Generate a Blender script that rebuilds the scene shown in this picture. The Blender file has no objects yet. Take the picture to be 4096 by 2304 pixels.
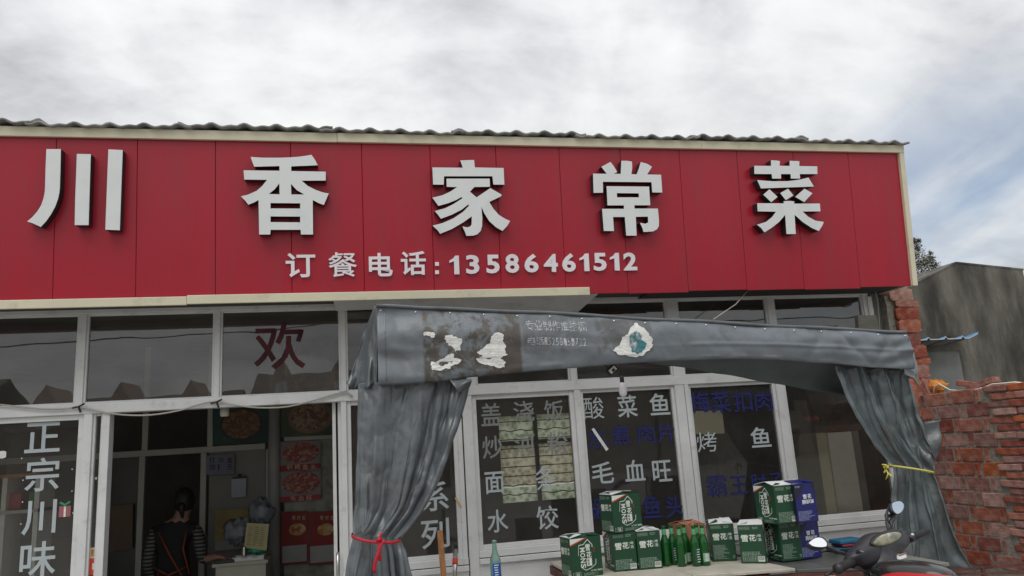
import bpy, bmesh, math, random
from mathutils import Vector, Matrix, noise, geometry
random.seed(7)
sc = bpy.context.scene
col = sc.collection
R_ = math.radians
# ------------------------------------------------------------------ camera
FPX, YAW, PIT, ROLL = 3000.0, R_(11.95), R_(11.95), R_(3.67)
CAM = Vector((0.0, -6.4, 1.7))
F = Vector((math.sin(YAW)*math.cos(PIT), math.cos(YAW)*math.cos(PIT), math.sin(PIT)))
R0 = F.cross(Vector((0, 0, 1))).normalized()
U0 = R0.cross(F).normalized()
U = U0*math.cos(ROLL) + R0*math.sin(ROLL)
R = R0*math.cos(ROLL) - U0*math.sin(ROLL)
cam = bpy.data.cameras.new('camera'); cam_o = bpy.data.objects.new('camera', cam); col.objects.link(cam_o)
cam.sensor_width = 36; cam.lens = 36*FPX/4096; cam.clip_start = 0.05; cam.clip_end = 2000
m3 = Matrix((R, U, -F)).transposed()
cam_o.matrix_world = Matrix.Translation(CAM) @ m3.to_4x4()
sc.camera = cam_o
# ------------------------------------------------------------------ sky, sun, exposure
SUN_EL, SUN_AZ = R_(58), R_(208)          # veiled sun high behind the camera's left shoulder; azimuth from +Y towards +X
w = bpy.data.worlds.new('World'); sc.world = w; w.use_nodes = True
nt = w.node_tree; nt.nodes.clear()
def N(t, tree=None, **k):
    n = (tree or nt).nodes.new(t)
    for a, b in k.items(): setattr(n, a, b)
    return n
def L(a, b, tree=None): (tree or nt).links.new(a, b)
out = N('ShaderNodeOutputWorld'); sky = N('ShaderNodeTexSky', sky_type='NISHITA', sun_disc=False)
sky.sun_elevation = SUN_EL; sky.sun_rotation = SUN_AZ; sky.air_density = 1.0; sky.dust_density = 2.0
bg1 = N('ShaderNodeBackground'); bg1.inputs[1].default_value = 0.105; L(sky.outputs[0], bg1.inputs[0])
tc = N('ShaderNodeTexCoord'); sep = N('ShaderNodeSeparateXYZ'); L(tc.outputs['Generated'], sep.inputs[0])
def MA(op, a, b=None, c=None, tree=None, clamp=False):
    n = N('ShaderNodeMath', tree, operation=op); n.use_clamp = clamp
    for i, v in enumerate((a, b, c)):
        if v is None: continue
        if isinstance(v, (int, float)): n.inputs[i].default_value = v
        else: L(v, n.inputs[i], tree)
    return n.outputs[0]
den = MA('MAXIMUM', MA('ADD', sep.outputs[2], 0.42), 0.12)
cx = MA('DIVIDE', sep.outputs[0], den); cy = MA('DIVIDE', sep.outputs[1], den)
cmb = N('ShaderNodeCombineXYZ'); L(cx, cmb.inputs[0]); L(cy, cmb.inputs[1])
def sky_noise(scale, detail, rough, dist, off, sx=1, sy=1):
    mp = N('ShaderNodeMapping'); mp.inputs['Location'].default_value = off; mp.inputs['Scale'].default_value = (sx, sy, 1)
    mp.inputs['Rotation'].default_value = (0, 0, 0.5)
    n = N('ShaderNodeTexNoise'); n.inputs['Scale'].default_value = scale; n.inputs['Detail'].default_value = detail
    n.inputs['Roughness'].default_value = rough; n.inputs['Distortion'].default_value = dist
    L(cmb.outputs[0], mp.inputs[0]); L(mp.outputs[0], n.inputs[0]); return n.outputs[0]
n1 = sky_noise(3.2, 8, 0.55, 0.35, (3.1, 1.7, 0.4)); n2 = sky_noise(1.1, 5, 0.5, 0.5, (8.3, 2.2, 1.1), 1.0, 1.6)
n3 = sky_noise(8.0, 6, 0.6, 0.3, (0.3, 5.2, 2.0), .7, 1.5)
mixn = MA('ADD', MA('ADD', MA('MULTIPLY', n1, 0.56), MA('MULTIPLY', n2, 0.3)), MA('MULTIPLY', n3, 0.18))
ramp = N('ShaderNodeValToRGB'); L(mixn, ramp.inputs[0])
e = ramp.color_ramp.elements
e[0].position = 0.40; e[0].color = (0.42, 0.425, 0.445, 1)
e[1].position = 0.64; e[1].color = (0.82, 0.825, 0.825, 1)
e2 = ramp.color_ramp.elements.new(0.485); e2.color = (0.60, 0.61, 0.63, 1)
e3 = ramp.color_ramp.elements.new(0.55); e3.color = (0.71, 0.725, 0.735, 1)
# overcast gradient: zenith about three times the horizon
zz = MA('MAXIMUM', sep.outputs[2], 0.0)
grad = MA('ADD', MA('MULTIPLY', MA('MULTIPLY', zz, zz), 0.6), 0.93)
bg2 = N('ShaderNodeBackground'); L(ramp.outputs[0], bg2.inputs[0]); L(grad, bg2.inputs[1])
# clouds thin out towards +X: wisps of blue
thin = MA('MULTIPLY', MA('SUBTRACT', sep.outputs[0], 0.46), 6.0, clamp=True)
lowb = MA('MULTIPLY', MA('SUBTRACT', 0.42, sep.outputs[2]), 6.0, clamp=True)
gap = MA('MULTIPLY', MA('SUBTRACT', sky_noise(1.6, 5, 0.5, 0.4, (1.2, 4.4, 3.0), 2.2, .8), 0.38), 4.5, clamp=True)
fac = MA('SUBTRACT', 1.0, MA('MULTIPLY', MA('MULTIPLY', MA('MULTIPLY', thin, lowb), gap), 0.85))
mx = N('ShaderNodeMixShader'); L(fac, mx.inputs[0]); L(bg1.outputs[0], mx.inputs[1]); L(bg2.outputs[0], mx.inputs[2]); L(mx.outputs[0], out.inputs[0])
sl = bpy.data.lights.new('sun', 'SUN'); sl.energy = 1.15; sl.angle = R_(45); sl.color = (1, .96, .9)
so = bpy.data.objects.new('sun', sl); col.objects.link(so)
sdir = Vector((math.sin(SUN_AZ)*math.cos(SUN_EL), math.cos(SUN_AZ)*math.cos(SUN_EL), math.sin(SUN_EL)))
so.rotation_euler = sdir.to_track_quat('Z', 'Y').to_euler(); so.location = (0, 10, 20)
vs_ = sc.view_settings; vs_.view_transform = 'Standard'; vs_.look = 'None'; vs_.gamma = 1; vs_.exposure = 0.22; vs_.use_curve_mapping = False

# ------------------------------------------------------------------ projection helpers: a pixel of the photograph on a real plane
def ray(px, py): return F*FPX + R*(px-2048) - U*(py-1152)
def hit(px, py, p0, n):
    d = ray(px, py); t = (p0-CAM).dot(n)/d.dot(n); return CAM + d*t
def PY(px, py, y=0.0): return hit(px, py, Vector((0, y, 0)), Vector((0, 1, 0)))
def PXp(px, py, x): return hit(px, py, Vector((x, 0, 0)), Vector((1, 0, 0)))
def PZ(px, py, z): return hit(px, py, Vector((0, 0, z)), Vector((0, 0, 1)))
# crop -> full pixel
def k(off, s): return lambda x, y: (off[0]+x/s, off[1]+y/s)
cS1 = k((0, 440), 1.8114); cS2 = k((1300, 440), 1.8114); cS3 = k((2600, 440), 1.7219)
cL1 = k((0, 1150), 1.2557); cL2 = k((1300, 1150), 1.2557); cL3 = k((2600, 1150), 1.2553)
cB1 = k((2200, 1900), 3.587); cB2 = k((2700, 1900), 3.587); cSc = k((3200, 1940), 3.981); cG = k((3452, 1140), 2.898)
cA = k((0, 1600), 2.058); cI = k((700, 1600), 2.058); cD = k((1340, 1500), 1.8016); cR = k((3300, 1440), 1.677)

# ------------------------------------------------------------------ materials
MATS = {}
def mat(name, c, rough=.6, metal=0, var=.12, vs=4, bump=0, bs=40, dirt=None, rand=0, spec=.5, stretch=None, coat=0):
    if name in MATS: return MATS[name]
    m = bpy.data.materials.new(name); m.use_nodes = True; t = m.node_tree; MATS[name] = m
    b = t.nodes['Principled BSDF']; b.inputs['Roughness'].default_value = rough; b.inputs['Metallic'].default_value = metal
    b.inputs['Specular IOR Level'].default_value = spec; b.inputs['Coat Weight'].default_value = coat
    tcn = N('ShaderNodeTexCoord', t); vec = tcn.outputs['Object']
    if stretch:
        mp = N('ShaderNodeMapping', t); mp.inputs['Scale'].default_value = stretch; L(vec, mp.inputs[0], t); vec = mp.outputs[0]
    n = N('ShaderNodeTexNoise', t); n.inputs['Scale'].default_value = vs; n.inputs['Detail'].default_value = 6; L(vec, n.inputs[0], t)
    mxn = N('ShaderNodeMix', t, data_type='RGBA')
    mr = N('ShaderNodeMapRange', t); mr.inputs[1].default_value = .3; mr.inputs[2].default_value = .7; L(n.outputs[0], mr.inputs[0], t)
    L(mr.outputs[0], mxn.inputs[0], t)
    mxn.inputs[6].default_value = [x*(1-var) for x in c]+[1]; mxn.inputs[7].default_value = [min(1, x*(1+var)) for x in c]+[1]
    o = mxn.outputs[2]
    if rand:
        oi = N('ShaderNodeObjectInfo', t); hs = N('ShaderNodeHueSaturation', t)
        L(o, hs.inputs['Color'], t)
        L(MA('ADD', MA('MULTIPLY', oi.outputs['Random'], 2*rand, tree=t), 1-rand, tree=t), hs.inputs['Value'], t)
        L(MA('ADD', MA('MULTIPLY', oi.outputs['Random'], .016, tree=t), .492, tree=t), hs.inputs['Hue'], t)
        L(MA('SUBTRACT', 1.1, MA('MULTIPLY', MA('FRACT', MA('MULTIPLY', oi.outputs['Random'], 7.3, tree=t), tree=t), .5, tree=t), tree=t), hs.inputs['Saturation'], t)
        o = hs.outputs[0]
    if dirt:
        dc, da, ds, lo, hi = dirt
        n2_ = N('ShaderNodeTexNoise', t); n2_.inputs['Scale'].default_value = ds; n2_.inputs['Detail'].default_value = 8; n2_.inputs['Roughness'].default_value = .65
        L(vec, n2_.inputs[0], t); mr2 = N('ShaderNodeMapRange', t); mr2.inputs[1].default_value = lo; mr2.inputs[2].default_value = hi; mr2.inputs[4].default_value = da
        L(n2_.outputs[0], mr2.inputs[0], t); mx2 = N('ShaderNodeMix', t, data_type='RGBA'); L(mr2.outputs[0], mx2.inputs[0], t)
        L(o, mx2.inputs[6], t); mx2.inputs[7].default_value = list(dc)+[1]; o = mx2.outputs[2]
    L(o, b.inputs['Base Color'], t)
    if bump:
        n3_ = N('ShaderNodeTexNoise', t); n3_.inputs['Scale'].default_value = bs; n3_.inputs['Detail'].default_value = 5; L(vec, n3_.inputs[0], t)
        bp = N('ShaderNodeBump', t); bp.inputs['Strength'].default_value = bump; bp.inputs['Distance'].default_value = .02; L(n3_.outputs[0], bp.inputs['Height'], t); L(bp.outputs[0], b.inputs['Normal'], t)
    return m
def glass_mat(name, tint, refl=1.0, rough=0.0, ior=1.5, haze=0.0):
    m = bpy.data.materials.new(name); m.use_nodes = True; t = m.node_tree; t.nodes.clear(); MATS[name] = m
    o = N('ShaderNodeOutputMaterial', t); tr = N('ShaderNodeBsdfTransparent', t); tr.inputs[0].default_value = list(tint)+[1]
    gl = N('ShaderNodeBsdfGlossy', t); gl.inputs['Roughness'].default_value = rough
    fr = N('ShaderNodeFresnel', t); fr.inputs[0].default_value = ior
    tcn = N('ShaderNodeTexCoord', t); n = N('ShaderNodeTexNoise', t); n.inputs['Scale'].default_value = 1.3; L(tcn.outputs['Object'], n.inputs[0], t)
    bp = N('ShaderNodeBump', t); bp.inputs['Strength'].default_value = .04; bp.inputs['Distance'].default_value = .05; L(n.outputs[0], bp.inputs['Height'], t); L(bp.outputs[0], gl.inputs['Normal'], t)
    mx = N('ShaderNodeMixShader', t); L(MA('MULTIPLY', fr.outputs[0], refl, tree=t, clamp=True), mx.inputs[0], t); L(tr.outputs[0], mx.inputs[1], t); L(gl.outputs[0], mx.inputs[2], t)
    last = mx.outputs[0]
    if haze:      # dust film, strengthened to stand in for brighter sky reflection on the pane
        df = N('ShaderNodeBsdfDiffuse', t); df.inputs[0].default_value = (.5, .48, .44, 1)
        n2_ = N('ShaderNodeTexNoise', t); n2_.inputs['Scale'].default_value = 2.5; n2_.inputs['Detail'].default_value = 8; L(tcn.outputs['Object'], n2_.inputs[0], t)
        m2 = N('ShaderNodeMixShader', t); L(MA('MULTIPLY', n2_.outputs[0], haze, tree=t), m2.inputs[0], t); L(last, m2.inputs[1], t); L(df.outputs[0], m2.inputs[2], t); last = m2.outputs[0]
    L(last, o.inputs[0], t); return m
def patchy(name, c, lo, hi, scale, rough=.8):
    m = mat(name, c, rough, var=.1); t = m.node_tree; b = t.nodes['Principled BSDF']
    tcn = N('ShaderNodeTexCoord', t); n = N('ShaderNodeTexNoise', t); n.inputs['Scale'].default_value = scale; n.inputs['Detail'].default_value = 6; n.inputs['Roughness'].default_value = .7
    L(tcn.outputs['Object'], n.inputs[0], t); mr = N('ShaderNodeMapRange', t); mr.inputs[1].default_value = lo; mr.inputs[2].default_value = hi; L(n.outputs[0], mr.inputs[0], t); L(mr.outputs[0], b.inputs['Alpha'], t)
    return m
M_red = mat('red_panel', (.37, .011, .028), .30, var=.05, vs=1.2, spec=.5, dirt=((.19, .05, .06), .38, 3.2, .48, .8), stretch=(2.2, 1, .22), bump=.35, bs=1.1)
M_redback = mat('joint_backing', (.07, .008, .01), .7)
M_trim = mat('cream_trim', (.66, .62, .46), .45, var=.05, vs=3, dirt=((.25, .22, .15), .5, 6, .55, .8))
M_letter = mat('letter_face', (.72, .75, .75), .45, var=.05, vs=3, dirt=((.36, .40, .40), .5, 3, .5, .85))
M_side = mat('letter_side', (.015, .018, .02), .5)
M_letter2 = mat('small_letter_face', (.80, .76, .80), .5, var=.03)
M_soffit = mat('soffit_board', (.62, .62, .61), .5, var=.08, dirt=((.2, .19, .17), .5, 5, .55, .8))
M_alu = mat('white_frame', (.66, .67, .67), .4, var=.06, vs=5, dirt=((.28, .25, .2), .55, 9, .57, .8))
M_inalu = mat('inner_frame', (.42, .42, .38), .5, var=.08)
M_conc = mat('concrete', (.16, .155, .135), .95, var=.4, vs=3, bump=.5, bs=25, dirt=((.05, .045, .035), .7, 1.6, .42, .7))
M_conc2 = mat('dark_render', (.13, .125, .105), .95, var=.45, vs=3.2, bump=.5, bs=22, dirt=((.032, .029, .024), .9, 1.3, .42, .64), stretch=(1.6, 1.5, .5))
M_plaster = mat('pier_plaster', (.17, .165, .15), .95, var=.2, vs=6, bump=.3, bs=40, dirt=((.07, .06, .05), .6, 3, .5, .7))
M_brick = mat('brick_clay', (.34, .095, .055), .9, var=.4, vs=14, bump=.5, bs=60, rand=.3, dirt=((.24, .215, .19), .75, 8, .52, .70))
M_mortar = mat('mortar', (.27, .255, .22), .97, var=.3, vs=20, bump=.8, bs=50)
M_roof = mat('fibre_cement', (.24, .235, .225), .95, var=.35, vs=5, bump=.3, bs=40)
M_tarp = mat('grey_tarp', (.108, .124, .135), .28, var=.15, vs=3, spec=.7, bump=.3, bs=9, dirt=((.06, .058, .052), .75, 7, .50, .72))
M_tarp2 = mat('green_grey_tarp', (.092, .114, .12), .27, var=.2, vs=3, spec=.75, bump=.35, bs=9, dirt=((.05, .045, .04), .8, 5, .47, .70))
M_tarpin = mat('tarp_underside', (.10, .125, .125), .6, var=.15)
M_glass = glass_mat('window_glass', (.90, .90, .86), 1.5, haze=.09)
M_glassu = glass_mat('upper_glass', (.60, .60, .58), 3.2, haze=.14)
M_white = mat('window_letter_white', (.42, .47, .49), .7, var=.05)
M_whitef = patchy('faded_window_letter', (.25, .25, .24), .1, .8, 12)
M_blue = mat('window_letter_blue', (.010, .014, .125), .75, var=.2, vs=10)
M_redl = mat('faded_red_letter', (.075, .014, .02), .85, var=.6, vs=3)
M_ground = mat('asphalt', (.30, .29, .265), .95, var=.2, vs=.6, bump=.3, bs=20)
M_floor = mat('inside_floor', (.16, .15, .14), .6)
M_wall = mat('inside_wall', (.20, .19, .17), .9)
M_dark = mat('dark_plastic', (.020, .020, .027), .42, var=.25, vs=9, bump=.08, bs=60, dirt=((.07, .07, .065), .35, 12, .5, .75))
M_wood = mat('wood', (.36, .16, .06), .7, var=.25, vs=8, stretch=(6, 6, .6))
M_steel = mat('steel', (.6, .6, .6), .3, metal=1)
M_ribr = mat('red_ribbon', (.50, .012, .03), .6, var=.1)
M_riby = mat('yellow_ribbon', (.62, .55, .10), .5, var=.1)
M_cable = mat('cable_grey', (.42, .40, .36), .5)
M_black = mat('black_tie', (.01, .01, .01), .5)
M_paper = mat('torn_paper', (.72, .72, .70), .8, var=.12, vs=20, bump=.4, bs=60)
M_green = mat('green_carton', (.006, .052, .022), .5, var=.1, vs=6)
M_greend = mat('dark_green_carton', (.006, .022, .014), .55, var=.1)
M_bluec = mat('blue_carton', (.010, .012, .125), .45, var=.1)
M_navy = mat('navy_carton', (.010, .010, .03), .5, var=.1)
M_brown = mat('brown_carton', (.36, .15, .085), .85, var=.1, vs=6)
M_cream = mat('print_cream', (.66, .70, .64), .6, var=.04)
M_pinkred = mat('print_red', (.55, .05, .03), .6)
M_dim = mat('print_dim', (.26, .36, .28), .6, var=.2, vs=40)
M_flapw = mat('flap_white', (.68, .69, .70), .7, var=.08)
M_tile = mat('pale_tile', (.46, .43, .37), .5, var=.12, vs=5, dirt=((.25, .22, .17), .5, 7, .5, .75))
M_tiled = mat('dark_tile', (.10, .10, .095), .35, var=.15, vs=5, dirt=((.03, .03, .03), .5, 7, .5, .75))
M_rust = mat('rusty_paint', (.10, .035, .03), .8, var=.4, vs=12, bump=.3, bs=60)

# ------------------------------------------------------------------ mesh builder
class MB:
    def __init__(s): s.v = []; s.f = []; s.mi = []; s.smooth = False
    def add(s, vs, fs, mi=0):
        b = len(s.v); s.v += [Vector(x) for x in vs]; s.f += [tuple(b+i for i in f) for f in fs]; s.mi += [mi]*len(fs); return s
    def box(s, a, b, mi=0, M=None):
        x0, y0, z0 = a; x1, y1, z1 = b
        vs = [Vector(p) for p in ((x0,y0,z0),(x1,y0,z0),(x1,y1,z0),(x0,y1,z0),(x0,y0,z1),(x1,y0,z1),(x1,y1,z1),(x0,y1,z1))]
        if M: vs = [M @ p for p in vs]
        return s.add(vs, [(3,2,1,0),(4,5,6,7),(0,1,5,4),(1,2,6,5),(2,3,7,6),(3,0,4,7)], mi)
    def poly(s, loops, fn, d0, d1, mi=0, side=1):
        """loops of 2-D points, fn(pt, depth) -> Vector; front at d1, back at d0"""
        flat = [p for lp in loops for p in lp]
        tris = geometry.tessellate_polygon([[Vector((p[0], p[1], 0)) for p in lp] for lp in loops])
        b = len(s.v); n = len(flat)
        s.v += [fn(p, d1) for p in flat] + [fn(p, d0) for p in flat]
        for t in tris:
            s.f.append(tuple(b+i for i in t)); s.mi.append(mi); s.f.append(tuple(b+n+i for i in reversed(t))); s.mi.append(side)
        o = 0
        for lp in loops:
            m = len(lp)
            for i in range(m):
                j = (i+1) % m; s.f.append((b+o+i, b+o+j, b+n+o+j, b+n+o+i)); s.mi.append(side)
            o += m
        return s
    def tube(s, pts, r, n=8, mi=0, cap=True):
        pts = [Vector(p) for p in pts]; rr = r if isinstance(r, (list, tuple)) else [r]*len(pts); b = len(s.v); up = None
        for i, p in enumerate(pts):
            t = (pts[min(i+1, len(pts)-1)]-pts[max(i-1, 0)]).normalized()
            if up is None: up = t.orthogonal().normalized()
            up = (up - t*up.dot(t)).normalized(); q = t.cross(up)
            for j in range(n):
                a = 2*math.pi*j/n; s.v.append(p + (up*math.cos(a)+q*math.sin(a))*rr[i])
        for i in range(len(pts)-1):
            for j in range(n):
                s.f.append((b+i*n+j, b+i*n+(j+1) % n, b+(i+1)*n+(j+1) % n, b+(i+1)*n+j)); s.mi.append(mi)
        if cap:
            s.f.append(tuple(b+j for j in reversed(range(n)))); s.mi.append(mi)
            s.f.append(tuple(b+(len(pts)-1)*n+j for j in range(n))); s.mi.append(mi)
        return s
    def lathe(s, prof, n=20, c=(0, 0, 0), mi=0):
        b = len(s.v)
        for r, z in prof:
            for j in range(n):
                a = 2*math.pi*j/n; s.v.append(Vector((c[0]+r*math.cos(a), c[1]+r*math.sin(a), c[2]+z)))
        for i in range(len(prof)-1):
            for j in range(n):
                s.f.append((b+i*n+j, b+i*n+(j+1) % n, b+(i+1)*n+(j+1) % n, b+(i+1)*n+j)); s.mi.append(mi)
        return s
    def grid(s, nu, nv, fn, mi=0, closeu=False):
        b = len(s.v)
        for j in range(nv):
            for i in range(nu): s.v.append(Vector(fn(i/(nu if closeu else nu-1), j/(nv-1))))
        for j in range(nv-1):
            for i in range(nu if closeu else nu-1):
                i2 = (i+1) % nu; s.f.append((b+j*nu+i, b+j*nu+i2, b+(j+1)*nu+i2, b+(j+1)*nu+i)); s.mi.append(mi)
        return s
    def mesh(s, name, mats, smooth=None):
        me = bpy.data.meshes.new(name); me.from_pydata([tuple(v) for v in s.v], [], s.f)
        mats = mats if isinstance(mats, (list, tuple)) else [mats]
        for m in mats: me.materials.append(m)
        if len(mats) > 1: me.polygons.foreach_set('material_index', [min(i, len(mats)-1) for i in s.mi])
        if smooth if smooth is not None else s.smooth: me.polygons.foreach_set('use_smooth', [True]*len(me.polygons))
        me.update(); return me
WM = {}
def thing(name, label, cat, loc=(0, 0, 0), rz=0, group=None):
    o = bpy.data.objects.new(name, None); col.objects.link(o); o.empty_display_size = .1
    o.location = loc; o.rotation_euler = (0, 0, rz); o['label'] = label; o['category'] = cat
    if group: o['group'] = group
    WM[o] = Matrix.Translation(Vector(loc)) @ Matrix.Rotation(rz, 4, 'Z'); return o
def part(name, mb, mats, parent, local=False, smooth=None, label=None, kind=None):
    me = mb if isinstance(mb, bpy.types.Mesh) else mb.mesh(name, mats, smooth)
    o = bpy.data.objects.new(name, me); col.objects.link(o); o.parent = parent
    if local: WM[o] = WM[parent]
    else: o.matrix_parent_inverse = WM[parent].inverted(); WM[o] = Matrix.Identity(4)
    if label: o['label'] = label
    if kind: o['kind'] = kind
    return o
def solo(name, mb, mats, label=None, cat=None, smooth=None, kind=None, group=None, base=None):
    me = mb.mesh(name, mats, smooth); o = bpy.data.objects.new(name, me); col.objects.link(o)
    if label: o['label'] = label
    if cat: o['category'] = cat
    if kind: o['kind'] = kind
    if group: o['group'] = group
    return o
def soften(o, wd=.004, seg=2, ang=40):
    m = o.modifiers.new('bevel', 'BEVEL'); m.width = wd; m.segments = seg; m.limit_method = 'ANGLE'; m.angle_limit = R_(ang)
    return o
def thick(o, t=.003, off=0):
    m = o.modifiers.new('solid', 'SOLIDIFY'); m.thickness = t; m.offset = off; return o
def copy_tree(o, loc, rz, label=None):
    c = o.copy(); col.objects.link(c); c.location = loc; c.rotation_euler = (0, 0, rz)
    if label: c['label'] = label
    for ch in list(o.children):
        d = ch.copy(); col.objects.link(d); d.parent = c
        for g in list(ch.children): h = g.copy(); col.objects.link(h); h.parent = d
    return c
def lerp(a, b, t): return a+(b-a)*t
def interp(tab, x):
    if x <= tab[0][0]: return tab[0][1]
    for (a, va), (b, vb) in zip(tab, tab[1:]):
        if x <= b:
            t = (x-a)/(b-a); t = t*t*(3-2*t)*.5+t*.5; return va+(vb-va)*t
    return tab[-1][1]
nz = lambda x, y=0, z=0: noise.noise(Vector((x, y, z)))

# ------------------------------------------------------------------ glyphs (Blender's own built-in typeface)
GL = {}
def precache(strings):
    objs = []
    for s, off in strings:
        for ch in s:
            if (ch, off) in GL or ch == ' ': continue
            GL[(ch, off)] = None
            c = bpy.data.curves.new('g', 'FONT'); c.body = ch; c.offset = off; c.extrude = .5; c.resolution_u = 3
            o = bpy.data.objects.new('g', c); col.objects.link(o); objs.append((ch, off, o, c))
    bpy.context.view_layer.update(); dg = bpy.context.evaluated_depsgraph_get()
    for ch, off, o, c in objs:
        me = bpy.data.meshes.new_from_object(o.evaluated_get(dg))
        vs = [v.co.copy() for v in me.vertices]; fs = [tuple(p.vertices) for p in me.polygons]
        x0 = min(v.x for v in vs); x1 = max(v.x for v in vs); y0 = min(v.y for v in vs); y1 = max(v.y for v in vs)
        GL[(ch, off)] = ([((v.x-x0)/(x1-x0), (v.y-y0)/max(1e-5, y1-y0), v.z+.5) for v in vs], fs, (x1-x0)/(y1-y0))
        bpy.data.objects.remove(o); bpy.data.curves.remove(c); bpy.data.meshes.remove(me)
BAD = {'餐': .006, '条': .0, '烤': .0, '酸': .0, '霸': .0}
precache([('条烤酸霸', .0), ('餐', .006), ('3584620', .030), ('订餐电话13586461512:', .018), ('盖浇饭炒河粉面条水饺酸菜鱼毛血旺烤正宗川味系列欢水煮肉片剁椒鱼头梅菜扣肉霸王肘子拉', .012), ('雪花啤酒MONSLIGHTBEER12勇闯天涯', .02),
          ('专业制作推拉棚电话:15258151722剁椒鱼头毛血旺打包盒加1元老村长酒', .01), ('Welcom啤酒', .0)])
def glyph(mb, ch, off, fn, mi=0):
    """fn(u, v, d) with u,v,d in 0..1 (d=1 front) -> Vector"""
    if ch == '1' and off > .012:
        o1 = [(.0, .74), (.42, .86), (.62, 1), (1, 1), (1, 0), (.48, 0), (.48, .70), (.0, .62)]
        mb.poly([[Vector((a, b, 0)) for a, b in o1]], lambda p, d: fn(p[0], p[1], d), 0, 1, mi, mi); return
    vs, fs, asp = GL[(ch, BAD.get(ch, off))]
    mb.add([fn(*v) for v in vs], fs, mi)
def glyph_px(mb, ch, off, box, proj, d0, d1, mi=0, axes=None):
    """box = full-pixel bbox (x0,y0,x1,y1); proj(px,py) on the plane; extruded along axes[2]"""
    x0, y0, x1, y1 = box; cx_, cy_ = (x0+x1)/2, (y0+y1)/2
    c = proj(cx_, cy_); ax, au, an = axes or (Vector((1, 0, 0)), Vector((0, 0, 1)), Vector((0, -1, 0)))
    w_ = abs((proj(x1, cy_)-proj(x0, cy_)).dot(ax)); h_ = abs((proj(cx_, y0)-proj(cx_, y1)).dot(au))
    glyph(mb, ch, off, lambda u, v, d: c + ax*(u-.5)*w_ + au*(v-.5)*h_ + an*(d0+(d1-d0)*d), mi)

# ================================================================== GROUND
g = MB(); g.grid(30, 30, lambda u, v: (lerp(-120, 120, u), lerp(-120, 120, v), 0)); solo('ground', g, M_ground, kind='structure')

# ================================================================== RESTAURANT BUILDING
bld = thing('restaurant_building', 'single-storey restaurant with white aluminium glazing under the red sign', 'building', (0, 0, 0))
def bx(name, a, b, m, parent=bld, bev=0, **kw):
    mb = MB(); mb.box(a, b); o = part(name, mb, m, parent, **kw)
    if bev: soften(o, bev)
    return o
zT = PY(600, 1262).z; zR1 = PY(510, 1609).z; zR0 = PY(510, 1650).z; zS = PY(1920, 2200).z
XL, XRw = -7.5, PY(3456, 1198).x
XP = PY(3575, 1300).x      # outer face of the broken pier
zB = PY(1350, 1185, -.5).z # bottom of the sign
TAN = math.tan(R_(5.6)); SX = Vector((1, 0, 0)); SU = Vector((0, -math.sin(R_(5.6)), math.cos(R_(5.6)))); SN = Vector((0, -math.cos(R_(5.6)), -math.sin(R_(5.6))))
def S(px, py, off=0.0): return hit(px, py, Vector((0, -.5, zB))+SN*off, SN)
zTop = S(1800, 552).z
# lintel and cracked beam
lint = MB(); lint.box((XL, .0, zT+.06), (XP, .22, zTop+.05))
part('lintel', lint, M_conc, bld)
bx('beam_ledge', (XL, -.05, zT+.075), (XRw+.1, 0, zT+.125), mat('ledge_rust', (.16, .10, .08), .9, var=.4, vs=8, bump=.4), bev=.008)
bx('beam_ledge', (XL, -.09, zT+.17), (XP-.1, 0, zT+.215), M_conc, bev=.008)
# interior shell
YB = 5.6
bx('inside_floor', (XL, .1, -.05), (XP, YB, .06), M_floor)
bx('ceiling', (XL, .2, 3.05), (XP, YB, 3.15), M_wall)
bx('inside_wall', (XL, .2, 0), (XL+.15, YB, 3.05), M_wall)
bx('inside_wall', (XP-.05, .25, 0), (XP+.12, YB, 3.3), M_plaster)
# aluminium glazing
def window(x0, x1, z0, z1, fw=.035, gm=M_glass, y=0.0, dep=.03, fm=M_alu, name='window', pane='pane', par=bld):
    f = MB(); f.box((x0, y-dep, z0), (x0+fw, y+dep, z1)); f.box((x1-fw, y-dep, z0), (x1, y+dep, z1))
    f.box((x0+fw, y-dep+.003, z1-fw), (x1-fw, y+dep-.003, z1)); f.box((x0+fw, y-dep+.003, z0), (x1-fw, y+dep-.003, z0+fw))
    o = part(name, f, fm, par); soften(o, .003, 1)
    if gm:
        p = MB(); p.add([(x0+fw-.003, y, z0+fw-.003), (x1-fw+.003, y, z0+fw-.003), (x1-fw+.003, y, z1-fw+.003), (x0+fw-.003, y, z1-fw+.003)], [(0, 1, 2, 3)])
        q = part(pane, p, gm, o)
    return o
def post(xa, xb, z0, z1, y0=-.05, y1=.05, m=M_alu, nm='frame_post'): return bx(nm, (xa, y0, z0), (xb, y1, z1), m, bev=.004)
X = lambda px, py: PY(px, py).x
up_edges = [(XL, XL), (X(314, 1445), X(344, 1445)), (X(859, 1430), X(882, 1430)), (X(1363, 1420), X(1384, 1420)), (X(1868, 1400), X(1896, 1400)), (X(2278, 1500), X(2300, 1500)),
            (X(2660, 1230), X(2703, 1230)), (X(3062, 1230), X(3090, 1230)), (XRw-.04, XRw+.02)]
wins_up = []
for (a, b), (c, d) in zip(up_edges, up_edges[1:]):
    wins_up.append(window(b, c, zR1, zT+.02, .016, M_glassu, dep=.022))
    post(c, d, zR1, zT+.02, -.035, .035)
bx('top_rail', (XL, -.045, zT+.02), (XRw+.02, .05, zT+.06), M_alu, bev=.004)
bx('transom_rail', (XL, -.055, zR0), (XRw+.02, .055, zR1), M_alu, bev=.006)
zr = zR0
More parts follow.
